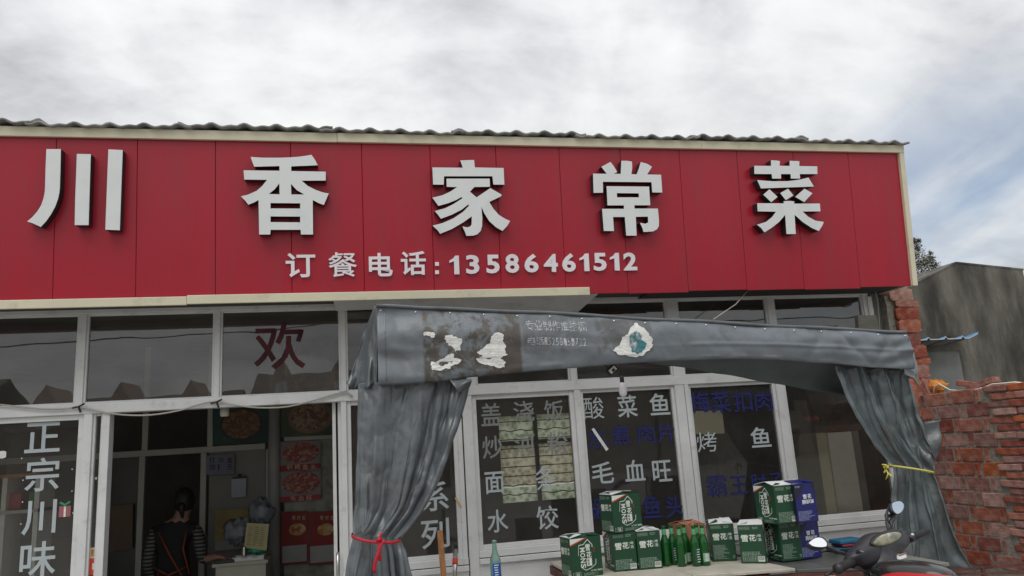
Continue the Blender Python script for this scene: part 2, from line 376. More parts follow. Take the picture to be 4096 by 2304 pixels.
# lower row
x4a, x4b, x5a, x5b = X(343, 1680), X(378, 1680), X(420, 1665), X(450, 1665)
winA = window(XL+1.6, x4a, zS-.55, zr, .04)
winB = window(x4b, x5a, zS-.55, zr, .018)
post(x4a, x4b, 0.06, zr, -.05, .05); post(x5a, x5b, 0.06, zr, -.06, .05)
bx('base_panel', (XL, -.035, .0), (x5a, .03, zS-.55), M_alu)
x6a, x6b, x7a, x7b = X(1328, 1640), X(1352, 1640), X(1364, 1640), X(1386, 1640)
door = window(x6a, x7a, .08, zr, .047, M_glass, y=.06, name='door_leaf')
hm = MB(); hp = PY(1352, 2262, -.02)
hm.tube([hp+Vector((0, .02, .09)), hp+Vector((0, -.04, .08)), hp+Vector((0, -.045, 0)), hp+Vector((0, -.04, -.16)), hp+Vector((0, .02, -.17))], .012, 8)
part('handle', hm, M_steel, door, smooth=True)
post(x7a, x7b, .06, zr)
x8a, x8b = X(1850, 1700), X(1888, 1700)
winC = window(x7b, x8a-.05, zS-.04, zr, .035)
post(x8a-.05, x8a-.01, zS-.04, zr, -.035, .04); post(x8a, x8b, 0, zr)
x9a, x9b = X(2289, 1560), X(2313, 1560)
xAa, xAb = X(2690, 1548), X(2743, 1548)
xBa, xBb = X(3094, 1548), X(3124, 1548)
winD = window(x8b, x9a, zS, zr, .04); winE = window(x9b, xAa, zS, zr, .03); winF = window(xAb, xBa, zS, zr, .03); winG = window(xBb, XRw, zS, zr, .03)
post(x9a, x9b, zS, zr); post(xAa, xAb-.04, zS, zr); post(xAb-.037, xAb, zS, zr, -.06, .05); post(xBa, xBb, zS, zr); post(XRw, XRw+.05, 0, zT)
for a, b, t in ((x7b, x8a-.01, zS-.04), (x8b, XRw, zS)):
    bx('sill_rail', (a, -.06, t-.055), (b, .05, t), M_alu, bev=.004); bx('sill_track', (a, -.075, t-.105), (b, .05, t-.062), M_alu, bev=.004)
    bx('sill_gap', (a, -.045, t-.062), (b, .04, t-.055), M_black)
    bx('base_panel', (a, -.045, 0), (b, .04, t-.105), M_alu)
# lettering on the panes
def wchars(win, entries, conv, m=M_white, off=.012, y=-.004):
    for ch, x0, y0, x1, y1 in entries:
        mb = MB(); a = conv(x0, y0); b = conv(x1, y1)
        glyph_px(mb, ch, off, (a[0], a[1], b[0], b[1]), lambda px, py: PY(px, py, y), 0, .0015); part('window_character', mb, m, win)
wchars(winA, [('正', 208, 185, 497, 430), ('宗', 208, 475, 490, 750), ('川', 185, 825, 463, 1105), ('味', 165, 1165, 460, 1455)], cA)
wchars(winC, [('系', 620, 770, 820, 980), ('列', 620, 1035, 825, 1250)], cD)
wchars(winD, [('盖', 783, 580, 885, 695), ('浇', 945, 570, 1050, 675), ('饭', 1100, 565, 1200, 670), ('炒', 790, 745, 890, 860), ('河', 950, 730, 1055, 840), ('粉', 1115, 725, 1220, 840)], cL2, mat('window_letter_grey', (.22, .235, .23), .7))
wchars(winD, [('面', 803, 925, 900, 1035), ('条', 1055, 898, 1160, 1020), ('水', 815, 1115, 920, 1230), ('饺', 1062, 1095, 1172, 1215)], cL2)
wchars(winE, [('酸', 1297, 550, 1400, 660), ('菜', 1468, 540, 1568, 652), ('鱼', 1630, 530, 1730, 640), ('毛', 1340, 875, 1450, 985), ('血', 1505, 865, 1607, 972), ('旺', 1645, 868, 1740, 975)], cL2)
wchars(winE, [('水', 1320, 700, 1420, 810), ('煮', 1435, 692, 1535, 792), ('肉', 1570, 688, 1655, 785), ('片', 1668, 680, 1755, 780)], cL2, M_blue)
wchars(winE, [('剁', 600, 330, 850, 640), ('椒', 950, 310, 1240, 640), ('鱼', 1330, 280, 1590, 620), ('头', 1650, 290, 1930, 610)], cB1, M_blue)
wchars(winF, [('梅', 200, 522, 300, 628), ('菜', 305, 520, 405, 630), ('扣', 415, 520, 512, 625), ('肉', 525, 520, 615, 620), ('霸', 285, 945, 385, 1052), ('王', 405, 945, 490, 1038), ('肘', 505, 935, 585, 1030), ('子', 595, 930, 675, 1020)], cL3, M_blue)
wchars(winF, [('烤', 235, 725, 335, 825), ('鱼', 505, 700, 605, 802)], cL3)
wchars(wins_up[2], [('欢', 1275, 175, 1535, 410)], cL1, M_redl, .012, -.006)
# painted-over tape, card and stickers on panes
def quad_px(name, pts, y, m, parent, th=.002, label=None):
    mb = MB(); mb.poly([[Vector((PY(*p, y).x, PY(*p, y).z, 0)) for p in pts]], lambda p, d: Vector((p[0], y-d, p[1])), 0, th); return part(name, mb, m, parent, label=label)
quad_px('taped_card', [cL3(205, 622), cL3(362, 616), cL3(374, 733), cL3(212, 738)], .012, mat('yellowed_card', (.55, .52, .40), .8, var=.08), winF)
quad_px('tape_strip', [cL2(1338, 712), cL2(1350, 705), cL2(1424, 812), cL2(1412, 822)], -.006, M_paper, winE)
quad_px('tape_scrap', [cA(-60, 430), cA(30, 418), cA(52, 425), cA(50, 470), cA(20, 482), cA(-60, 478)], -.006, M_paper, winA)
quad_px('sticker', [cA(736, 1216), cA(818, 1212), cA(815, 1302), cA(731, 1304)], -.004, mat('sticker_cream', (.6, .48, .28), .7), winB, .001)
quad_px('sticker', [cA(731, 1305), cA(815, 1303), cA(808, 1440), cA(722, 1440)], -.004, M_pinkred, winB, .001)
mb = MB(); a = cA(748, 1226); b = cA(806, 1282); glyph_px(mb, '拉', .012, (*a, *b), lambda px, py: PY(px, py, -.006), 0, .001); part('sticker_lettering', mb, mat('sticker_ink', (.25, .08, .02), .7), winB)
quad_px('sticker_bottle', [cA(760, 1345), cA(782, 1345), cA(782, 1395), cA(758, 1395)], -.006, M_paper, winB, .001)
# welcome print, snowflakes and a gift parcel on the narrow pane
mb = MB()
for i, ch in enumerate('Welc'):
    x = 745-i*22; a = cA(x-18, 625); b = cA(x, 648)
    c0 = PY((a[0]+b[0])/2, (a[1]+b[1])/2, -.005); s_ = .022
    glyph(mb, ch, 0, lambda u, v, d: c0+Vector((-(u-.5)*s_, -d*.001, (v-.5)*s_*1.1)))
for cx_, cz_ in ((750, 556), (790, 645)):
    c0 = PY(*cA(cx_, cz_), -.005); r_ = .022 if cx_ == 750 else .012
    for q in range(3):
        a_ = q*math.pi/3; d_ = Vector((math.cos(a_), 0, math.sin(a_))); mb.tube([c0-d_*r_, c0+d_*r_], .002, 4)
for q in range(7):
    c0 = PY(*cA(170+random.random()*30+ (q % 2)*420, 480+q*90), -.005); mb.tube([c0, c0+Vector((0, -.002, 0))], .005, 6)
part('snow_sticker', mb, M_flapw, winB)
mb = MB(); c0 = PY(*cA(540, 905), -.006); mb.box(c0+Vector((-.045, 0, -.05)), c0+Vector((.035, .001, .03)), 0)
mb.box(c0+Vector((-.012, -.001, -.05)), c0+Vector((.002, 0, .03)), 1); mb.tube([c0+Vector((-.04, 0, .055)), c0+Vector((-.005, 0, .035)), c0+Vector((.03, 0, .055))], .010, 6, 2)
part('gift_sticker', mb, [mat('gift_pink', (.35, .12, .14), .7), M_paper, mat('gift_green', (.05, .25, .12), .7)], winA)
# broken pier at the right: plaster core and toothed bricks
core = MB(); core.box((XRw+.05, -.02, 0), (XP-.13, .24, zTop)); part('pier', core, M_plaster, bld)
zPT = PY(3600, 1190).z; zPB = 1.9
nb = 0; zz = zPT; ttab = [(PY(3600, y_).z, PY(x_, y_).x) for x_, y_ in ((3690, 1570), (3690, 1530), (3672, 1500), (3690, 1460), (3665, 1410), (3650, 1350), (3645, 1330), (3640, 1260), (3655, 1240), (3620, 1200), (3600, 1160), (3560, 1130))]
brick_edges = {}
def rough_brick(sd):
    rd = random.Random(sd); pb = MB()
    def fn(u, v):
        a = 2*math.pi*u; x = .12*max(-1, min(1, 1.25*math.cos(a))); z = .0575*max(-1, min(1, 1.35*math.sin(a)))
        return (x+.005*nz(u*9, v*5, sd), -.12+.12*v+.004*nz(u*13, sd), z+.005*nz(u*11, v*4, sd+2))
    pb.grid(20, 4, fn, closeu=True); b0 = 0; pb.f.append(tuple(range(20))); pb.mi.append(0); pb.f.append(tuple(reversed(range(60, 80)))); pb.mi.append(0); return pb.mesh('brick', M_brick)
pier_mes = [rough_brick(q) for q in range(4)]
z_ = 1.3; i = 0
while z_ < zPT+.02:
    xe = interp(ttab, z_+.05) + random.uniform(-.02, .02)
    thin = (i % 5 == 3); h_ = .053 if thin else .112
    o = bpy.data.objects.new('brick', random.choice(pier_mes)); col.objects.link(o); o.parent = bld; o.location = (xe-.12, -.02+random.uniform(0, .03), z_+h_/2); o.scale = (1, 1, h_/.115); o.rotation_euler = (0, random.uniform(-.02, .02), random.uniform(-.05, .05))
    soften(o, .006, 2)
    o2 = o.copy(); col.objects.link(o2); o2.location = (xe-.10+random.uniform(-.05, .02), .12, z_+h_/2)
    z_ += h_+.012; i += 1
mm = MB()
mm.grid(2, 40, lambda u, v: (lerp(XP-.12, interp(ttab, lerp(1.3, zPT, v))-.05+.04*nz(v*30, 3), u), -.09+.02*u+.015*nz(v*25, u*3), lerp(1.3, zPT, v))); o = part('mortar_edge', mm, M_mortar, bld); thick(o, .2, -1)
# loose plank end resting on the pier ledge
solo_c = MB(); p0 = PY(*cL3(1037, 142), -.3)
pl = [cL3(1037, 142), cL3(1128, 140), cL3(1148, 218), cL3(1042, 212)]
solo_c.poly([[Vector((PY(*p, -.3).x, PY(*p, -.3).z)) for p in pl]], lambda p, d: Vector((p[0], -.3-d, p[1])), -.03, .02, 0, 0)
part('cement_block', solo_c, M_conc, bld)
# roof of corrugated fibre-cement sheets
yF = -.5-(zTop-zB)*TAN-.075
xR = S(3612, 540).x
def wave(x): 
    t = (x/.24) % 1.0; return .023*(math.exp(-((t-.5)/.15)**2)) + .006*math.sin(2*math.pi*t*2) + .006*nz(x*1.3)
zEdge = S(1800, 545).z-.012
sheet_w = 1.05; xs = xR
n = 0
while xs > XL-.3:
    xa = xs-sheet_w-.10
    mb = MB(); dz = .012*(n % 2)+.01*nz(n*3.3)
    rotd = .02*nz(n*5.1, 2)
    mb.grid(61, 8, lambda u, v: (lerp(xa, xs, u), lerp(yF+.02*nz(n), 3.2, v**1.5), zEdge+dz+wave(lerp(xa, xs, u))+ (lerp(yF, 3.2, v**1.5)-yF)*.16 + rotd*(u-.5)+ (.007 if u > .93 else 0)*(1 if n % 3 else .2)))
    o = part('roof_sheet', mb, M_roof, bld, smooth=True); thick(o, .016, 1)
    xs -= sheet_w; n += 1
bx('roof_purlin', (XL, -.2, zTop-.02), (xR-.02, .0, zTop+.03), M_conc)
# rear wall with a frosted window
yW = YB
def rect_px(conv, x0, y0, x1, y1, y):
    a = PY(*conv(x0, y0), y); b = PY(*conv(x1, y1), y); return min(a.x, b.x), max(a.x, b.x), min(a.z, b.z), max(a.z, b.z)
wx0, wx1, wz1, wz2 = rect_px(cL2, 895, 1085, 1245, 628, YB)
mb = MB(); mb.box((XL, YB, 0), (wx0, YB+.2, 3.3)); mb.box((wx1, YB, 0), (XP, YB+.2, 3.3)); mb.box((wx0, YB, 0), (wx1, YB+.2, wz1)); mb.box((wx0, YB, wz2), (wx1, YB+.2, 3.3))
part('rear_wall', mb, M_wall, bld)
m = bpy.data.materials.new('frosted_green_glass'); m.use_nodes = True; t = m.node_tree; t.nodes.clear()
o_ = N('ShaderNodeOutputMaterial', t); tr = N('ShaderNodeBsdfTranslucent', t); n_ = N('ShaderNodeTexVoronoi', t); n_.inputs['Scale'].default_value = 14; tcx = N('ShaderNodeTexCoord', t); L(tcx.outputs['Object'], n_.inputs[0], t)
rp = N('ShaderNodeValToRGB', t); rp.color_ramp.elements[0].color = (.20, .26, .15, 1); rp.color_ramp.elements[1].color = (.52, .56, .44, 1); rp.color_ramp.elements[0].position = .2; rp.color_ramp.elements[1].position = .75; L(n_.outputs['Distance'], rp.inputs[0], t); L(rp.outputs[0], tr.inputs[0], t); L(tr.outputs[0], o_.inputs[0], t)
M_frost = m
m = m.copy(); m.name = 'frosted_cream_glass'; M_frost2 = m
for nd in m.node_tree.nodes:
    if nd.type == 'VALTORGB': nd.color_ramp.elements[0].color = (.24, .22, .14, 1); nd.color_ramp.elements[1].color = (.50, .47, .36, 1)
rw = MB(); xm = lerp(wx0, wx1, .48)
rw.box((xm-.03, YB-.02, wz1), (xm+.03, YB+.1, wz2)); zz1 = lerp(wz1, wz2, .68)
rw.box((wx0, YB-.021, zz1-.035), (wx1, YB+.101, zz1+.035)); 
rear = part('window', rw, mat('dark_rail', (.03, .03, .028), .7), bld, label='bright rear window with bars')
for xa_, xb_ in ((wx0, xm-.03), (xm+.03, wx1)):
    for za_, zb_, mm_ in ((wz1, lerp(wz1, wz2, .17), M_frost), (lerp(wz1, wz2, .18), zz1-.035, M_frost2), (zz1+.035, wz2, M_frost)):
        q = MB(); q.add([(xa_, YB+.04, za_), (xb_, YB+.04, za_), (xb_, YB+.04, zb_), (xa_, YB+.04, zb_)], [(0, 1, 2, 3)]); part('pane', q, mm_, rear)
for i in range(9):
    zb_ = lerp(wz1, wz2, .09+i*.105); q = MB(); q.tube([(lerp(wx0, wx1, j/14), YB-.03, zb_+(.014*math.sin(j*1.9+i) if i in (0, 1, 7) else .002*math.sin(j))) for j in range(15)], .008, 5); part('bar', q, MATS['dark_rail'], rear)

# ================================================================== SIGN
sign = thing('shop_sign', 'long red restaurant sign with raised silver characters and phone number', 'sign', (0, -.5, zB))
jb = [210, 542, 861, 1168, 1458, 1737, 2005, 2263, 2512, 2752, 2986, 3215, 3438]
xj = [S(p, 1165-.0235*(p-700)).x for p in jb]
xr_in = S(3643, 1128).x
wj = (xj[-1]-xj[0])/(len(xj)-1)
xj = [xj[0]-wj*q for q in range(9, 0, -1)] + xj + [xr_in]
hS = (S(1800, 575)-S(1800, 1165)).dot(SU)   # trimmed panel height
zoff = (S(1800, 1160)-Vector((0, -.5, zB))).dot(SU)
def sp(x, u, d): return Vector((x, -.5, zB)) + SU*u + SN*d
HT = (S(1800, 548)-Vector((0, -.5, zB))).dot(SU)
def sbox(mb, x0, x1, u0, u1, d0, d1, mi=0):
    P = [sp(x, u, d) for d in (d0, d1) for x, u in ((x0, u0), (x1, u0), (x1, u1), (x0, u1))]
    mb.add(P, [(0, 3, 2, 1), (4, 5, 6, 7), (0, 1, 5, 4), (1, 2, 6, 5), (2, 3, 7, 6), (3, 0, 4, 7)], mi); return mb
part('sign_backing', sbox(MB(), xj[0], xr_in, -.01, HT-.02, -.06, -.012), M_redback, sign)
for i, (a, b) in enumerate(zip(xj, xj[1:])):
    low = -.02 - (.006*(i % 3))
    o = part('sign_panel', sbox(MB(), a+.0013, b-.0013, low, HT-.01, -.010, .002*(nz(i*1.7))), M_red, sign); soften(o, .003, 1)
ut = HT-.072; 
tx = [xj[0], S(1349, 555).x, S(2797, 575).x, S(3597, 580).x+.02]
for i, (a, b) in enumerate(zip(tx, tx[1:])):
    o = part('top_trim', sbox(MB(), a+.001, b-.001, ut+.001*i, HT+.003, .003, .035+.004*(i % 2)), M_trim, sign); soften(o, .004, 2)
bxs = [xj[0], S(751, 1190).x, S(2354, 1160).x]
ub0 = -.045; ub1 = .02
for i, (a, b) in enumerate(zip(bxs, bxs[1:])):
    o = part('bottom_trim', sbox(MB(), a+.001, b-.001, ub0+.006*i, ub1+.008*i, .004, .035+.004*i), M_trim, sign); soften(o, .004, 2)
o = part('side_trim', sbox(MB(), xr_in-.0, xr_in+.05, -.02, HT+.002, -.06, .03), M_trim, sign); soften(o, .005, 2)
# return side and dark underside
mb = MB(); mb.add([(xr_in+.04, -.5, zB), (xr_in+.04, -.0, zB+.0), (xr_in+.04, .0, zTop), (xr_in+.04, -.5-(zTop-zB)*TAN, zTop)], [(0, 1, 2, 3)])
o = part('side_return', mb, M_trim, sign); thick(o, .01, -1)
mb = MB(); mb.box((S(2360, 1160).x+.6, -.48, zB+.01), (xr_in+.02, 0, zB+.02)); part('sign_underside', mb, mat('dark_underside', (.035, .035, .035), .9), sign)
# pale soffit boards hanging under the middle
sof = [(1330, 1180, 1345, 1240), (1560, 1176, 1552, 1232), (1880, 1171, 1868, 1238), (2080, 1168, 2062, 1240), (2395, 1163, 2310, 1243)]
y_b = -.06
for i, (a, b) in enumerate(zip(sof, sof[1:])):
    P = [PY(a[0], a[1], -.485), PY(b[0], b[1], -.485), PY(b[2], b[3], y_b), PY(a[2], a[3], y_b)]
    zf = zB-.004-.008*(i > 0); P = [Vector((p.x, p.y, zf if j < 2 else p.z-.006*(i>0))) for j, p in enumerate(P)]
    
    mb = MB(); mb.add(P, [(0, 1, 2, 3)]); o = part('soffit_board', mb, M_soffit, sign); thick(o, .008, -1)
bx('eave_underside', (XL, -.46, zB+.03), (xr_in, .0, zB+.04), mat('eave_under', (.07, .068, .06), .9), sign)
# the five big raised characters
LD = .085
def big(loops, conv, lbl):
    mb = MB(); lps = [[conv(*p) for p in lp] for lp in loops]
    # each separate outline with its holes
    def fn(p, d):
        q = S(p[0], p[1], LD); return q - SN*(LD-d)
    return mb, lps, fn
def bigchar(pieces, conv, lbl):
    mb = MB()
    for loops in pieces:
        lps = [[conv(*p) for p in lp] for lp in loops]
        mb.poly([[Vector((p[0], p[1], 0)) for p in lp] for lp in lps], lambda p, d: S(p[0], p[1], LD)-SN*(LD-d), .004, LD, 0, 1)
    return part('sign_character', mb, [M_letter, M_side], sign, label=lbl)
bigchar([[[(336,283),(441,283),(438,420),(434,560),(430,600),(420,645),(400,700),(370,755),(335,805),(296,847),(262,832),(230,818),(196,808),(235,775),(270,735),(298,690),(315,640),(325,590),(328,500),(331,400)]],
         [[(557,318),(659,320),(657,345),(642,834),(541,834),(545,640)]], [[(785,285),(889,290),(868,871),(763,867)]]], cS1, 'leftmost big silver character 川, three upright strokes')
bigchar([[[(1816,340),(1900,345),(2000,346),(2080,344),(2160,339),(2220,331),(2256,324),(2282,360),(2302,400),(2240,403),(2110,408),(2110,442),(2360,447),(2360,511),(2185,512),(2230,550),(2290,580),(2340,597),(2382,605),(2365,645),(2346,688),(2310,675),(2266,652),(2268,902),(2181,902),(2178,868),(1961,868),(1958,902),(1878,902),(1873,652),(1840,670),(1800,686),(1775,655),(1745,626),(1800,612),(1860,585),(1900,550),(1935,506),(1770,504),(1765,437),(2025,440),(2025,406),(1842,411),(1828,375)],
          [(2024,531),(2026,611),(1948,608),(1990,575)],[(2108,535),(2150,580),(2204,612),(2111,612)],[(1960,674),(2175,676),(2175,714),(1960,713)],[(1960,771),(2175,772),(2175,814),(1960,812)]]], cS1, 'big silver character 香 above the phone line')
bigchar([[[(980,365),(1080,362),(1086,416),(1294,420),(1300,541),(1220,540),(1213,480),(863,480),(860,541),(783,540),(778,416),(998,418)]],
         [[(880,497),(1193,497),(1195,556),(1082,558),(1050,592),(1098,633),(1140,605),(1198,566),(1240,590),(1279,612),(1278,624),(1235,645),(1190,666),(1220,715),(1260,760),(1300,785),(1341,804),(1320,840),(1286,876),(1240,850),(1190,805),(1155,750),(1133,700),(1140,780),(1138,840),(1128,875),(1105,900),(1075,910),(1024,912),(1015,885),(996,844),(1030,850),(1050,845),(1062,830),(1064,770),(1000,815),(920,862),(834,897),(815,870),(780,838),(850,820),(930,785),(1000,738),(1042,695),(1040,683),(990,722),(920,758),(840,788),(818,758),(795,732),(870,712),(930,682),(995,640),(990,630),(950,652),(890,676),(822,695),(800,665),(778,635),(850,618),(910,590),(957,558),(882,557)]]], cS2, 'big silver character 家 in the middle of the sign')
bigchar([[[(1942,461),(2042,462),(2020,435),(2002,412),(2068,376),(2095,410),(2117,449),(2092,462),(2143,463),(2147,368),(2190,368),(2224,374),(2226,420),(2220,465),(2258,466),(2272,430),(2288,377),(2335,390),(2369,411),(2348,445),(2334,467),(2435,469),(2444,598),(2371,597),(2366,523),(2013,520),(2015,599),(1946,600)]],
         [[(2040,552),(2348,555),(2357,690),(2242,690),(2243,714),(2412,714),(2420,800),(2419,840),(2405,865),(2375,880),(2308,884),(2300,855),(2282,817),(2320,824),(2342,815),(2340,772),(2252,774),(2258,910),(2183,910),(2172,775),(2087,775),(2094,877),(2020,876),(2008,716),(2166,716),(2166,691),(2047,691)],[(2114,602),(2273,604),(2275,633),(2116,633)]]], cS2, 'big silver character 常, fourth on the sign')
bigchar([[[(833,346),(870,348),(895,352),(893,384),(962,385),(962,350),(1029,352),(1028,386),(1152,388),(1153,441),(1032,441),(1034,472),(970,472),(968,441),(902,441),(903,472),(842,472),(838,441),(719,440),(718,384),(834,385)]],
         [[(738,483),(850,491),(950,490),(1040,478),(1092,465),(1110,495),(1129,527),(960,533),(764,540),(752,512)]],
         [[(823,546),(879,599),(834,634),(780,583)]],[[(951,542),(988,588),(935,621),(897,572)]],[[(1064,542),(1119,573),(1062,634),(1000,598)]],
         [[(920,629),(955,626),(993,629),(993,645),(1170,644),(1174,698),(1050,699),(1090,735),(1140,762),(1197,771),(1185,800),(1162,834),(1110,810),(1050,770),(996,721),(1004,854),(940,854),(931,722),(890,770),(840,810),(788,843),(765,812),(737,790),(800,770),(840,738),(868,700),(742,698),(738,642),(922,643)]]], cS3, 'rightmost big silver character 菜')
small = [('订', cS1(2070, 1035)+cS1(2285, 1212)), ('餐', cS2(25, 1030)+cS2(232, 1208)), ('电', cS2(318, 1035)+cS2(490, 1205)), ('话', cS2(550, 1022)+cS2(732, 1195)), ('1', cS2(903, 1055)+cS2(972, 1190)), ('3', cS2(1023, 1050)+cS2(1118, 1187)), ('5', cS2(1170, 1048)+cS2(1265, 1183)), ('8', cS2(1308, 1043)+cS2(1406, 1180)), ('6', cS2(1446, 1042)+cS2(1547, 1177)), ('4', cS2(1587, 1043)+cS2(1687, 1173)), ('6', cS2(1720, 1038)+cS2(1817, 1172)), ('1', cS2(1847, 1040)+cS2(1914, 1167)), ('5', cS2(1948, 1035)+cS2(2040, 1165)), ('1', cS2(2068, 1035)+cS2(2133, 1163)), ('2', cS2(2165, 1032)+cS2(2260, 1162))]
for ch, b in small:
    mb = MB(); glyph_px(mb, ch, .018 if ch == '1' else (.030 if ch.isdigit() else .018), b, lambda px, py: S(px, py, .02), -.018, 0, axes=(SX, SU, SN)); part('sign_character', mb, M_letter2, sign)
for y0 in (1102, 1162):
    mb = MB(); a = S(*cS2(798, y0), .02); b = S(*cS2(826, y0+26), .02)
    sbox(mb, a.x, b.x, (b-Vector((0, -.5, zB))).dot(SU), (a-Vector((0, -.5, zB))).dot(SU), .002, .02); part('sign_character', mb, M_letter2, sign)

# ================================================================== TARPAULIN AWNING
yA = -1.1
awn = thing('tarpaulin_awning', 'grey tarpaulin awning with torn paper scraps stretched below the sign', 'awning', (PY(2500, 1290, yA).x, yA, 0))
topc = [(1495, 1224), (1560, 1226), (1700, 1234), (2100, 1250), (2700, 1283), (3200, 1310), (3630, 1332)]
botc = [(1495, 1545), (1560, 1541), (1740, 1530), (1900, 1508), (2200, 1480), (2500, 1455), (2720, 1443), (2900, 1437), (3100, 1441), (3300, 1455), (3500, 1472), (3630, 1478)]
xa0 = PY(1505, 1224, yA).x; xa1 = PY(3622, 1332, yA).x
Tt = [(PY(px, py, yA).x, PY(px, py, yA).z) for px, py in topc]; Bt = [(PY(px, py, yA).x, PY(px, py, yA).z) for px, py in botc]
def vy(x, z):
    zt = interp(Tt, x); zb = interp(Bt, x); v = (zt-z)/max(.05, zt-zb)
    u = (x-xa0)/(xa1-xa0)
    b = -.05*math.sin(math.pi*min(1, max(0, v)))**.8 - .05*max(0, v-.6)
    b += .012*nz(x*2.2, z*5) + .016*math.exp(-(u/.12)**2)*math.sin(12*v+5*u) + .02*max(0, u-.7)*math.sin(14*v+16*u+nz(x*3, z*3)*3)*1.6
    b -= .009*math.exp(-((v-.55-.08*math.sin(4*u))/.05)**2)*(1 if u < .1 or u > .55 else .3)
    b += .010*nz(x*6+z*3, z*9, 2) + .007*abs(nz(x*11, z*7+x*4, 5)) - .02*math.exp(-((v-.93)/.04)**2)*abs(nz(x*4, 3))
    for c_, sl, am in ((.04, .5, .03), (.075, .9, .02), (.30, -1.2, .012), (.62, .8, .014), (.80, -.6, .022), (.88, 1.1, .03), (.94, -.9, .025), (.97, .5, .02)):
        b += am*math.exp(-abs(u-c_-sl*.06*(v-.5))/.012)*math.sin(math.pi*min(1, max(0, v)))
    return yA + b
mb = MB(); mb.grid(240, 36, lambda u, v: (lerp(xa0, xa1, u), vy(lerp(xa0, xa1, u), lerp(interp(Tt, lerp(xa0, xa1, u)), interp(Bt, lerp(xa0, xa1, u)), v)), lerp(interp(Tt, lerp(xa0, xa1, u)), interp(Bt, lerp(xa0, xa1, u)), v)))
# valance material with the brown glue residue where posters were torn off
M_val = mat('valance_tarp', (.152, .174, .196), .38, var=.12, vs=2.5, spec=.5, bump=.22, bs=14, dirt=((.085, .082, .075), .6, 6, .50, .75))
t = M_val.node_tree; b = t.nodes['Principled BSDF']; src = b.inputs['Base Color'].links[0].from_socket
tcn = N('ShaderNodeTexCoord', t); sp_ = N('ShaderNodeSeparateXYZ', t); L(tcn.outputs['Object'], sp_.inputs[0], t)
def band(sock, a, b_, s_=60):
    return MA('MULTIPLY', MA('MULTIPLY', MA('SUBTRACT', sock, a, tree=t), s_, tree=t, clamp=True), MA('MULTIPLY', MA('SUBTRACT', b_, sock, tree=t), s_, tree=t, clamp=True), tree=t)
nn = N('ShaderNodeTexNoise', t); nn.inputs['Scale'].default_value = 13; nn.inputs['Detail'].default_value = 9; nn.inputs['Roughness'].default_value = .7; nn.inputs['Distortion'].default_value = .35; L(tcn.outputs['Object'], nn.inputs[0], t)
nn2 = N('ShaderNodeTexNoise', t); nn2.inputs['Scale'].default_value = 4; nn2.inputs['Detail'].default_value = 3; L(tcn.outputs['Object'], nn2.inputs[0], t)
stn = None
for (xa_, xb_, st, za_, zb_) in ((1688, 2085, .95, 1240, 1600), (2085, 2360, .35, 1240, 1430), (2380, 2610, .55, 1270, 1425)):
    X0 = PY(xa_, 1400, yA).x; X1 = PY(xb_, 1400, yA).x; Z0 = PY(xa_, zb_, yA).z; Z1 = PY(xa_, za_, yA).z
    mk = MA('MULTIPLY', band(sp_.outputs[0], X0, X1), band(sp_.outputs[2], Z0, Z1, 40), tree=t)
    thr = MA('MULTIPLY', MA('SUBTRACT', MA('ADD', nn.outputs[0], MA('MULTIPLY', nn2.outputs[0], .5, tree=t), tree=t), .66, tree=t), 9, tree=t, clamp=True)
    mk = MA('MULTIPLY', MA('MULTIPLY', mk, thr, tree=t), st, tree=t); stn = mk if stn is None else MA('MAXIMUM', stn, mk, tree=t)
# darker brown mottled band along the sagging fold at the left
mk = MA('MULTIPLY', band(sp_.outputs[0], xa0, PY(1690, 1400, yA).x, 6), band(sp_.outputs[2], PY(1600, 1450, yA).z, PY(1600, 1400, yA).z, 40), tree=t)
stn = MA('MAXIMUM', stn, MA('MULTIPLY', MA('MULTIPLY', mk, nn2.outputs[0], tree=t), .9, tree=t), tree=t)
mxs = N('ShaderNodeMix', t, data_type='RGBA'); L(stn, mxs.inputs[0], t); L(src, mxs.inputs[6], t); mxs.inputs[7].default_value = (.075, .062, .05, 1); L(mxs.outputs[2], b.inputs['Base Color'], t)
val = part('valance', mb, M_val, awn, smooth=True); thick(val, .003)
hm = MB(); hm.tube([(lerp(xa0, xa1, u/40), yA-.004, interp(Tt, lerp(xa0, xa1, u/40))+.004) for u in range(41)], .014, 6); part('hem_rail', hm, M_tarp, awn, smooth=True)
rv = MB()
for i in range(18):
    x = lerp(xa0+.03, xa1-.03, i/17); c = Vector((x, vy(x, interp(Tt, x)-.035)-.004, interp(Tt, x)-.03)); rv.lathe([(.0, .004), (.006, .003), (.008, 0)], 8, (0, 0, 0)); 
    for v_ in rv.v[-24:]: v_.xyz = Vector((v_.x, -v_.z, v_.y))+c
part('rivet', rv, M_steel, awn, smooth=True, kind='stuff')
sm = MB(); sm.tube([(xa0+.055, vy(xa0+.055, z)-.003, z) for z in [lerp(interp(Tt, xa0+.055), interp(Bt, xa0+.055), i/12) for i in range(13)]], .004, 5); part('seam', sm, M_tarp, awn)
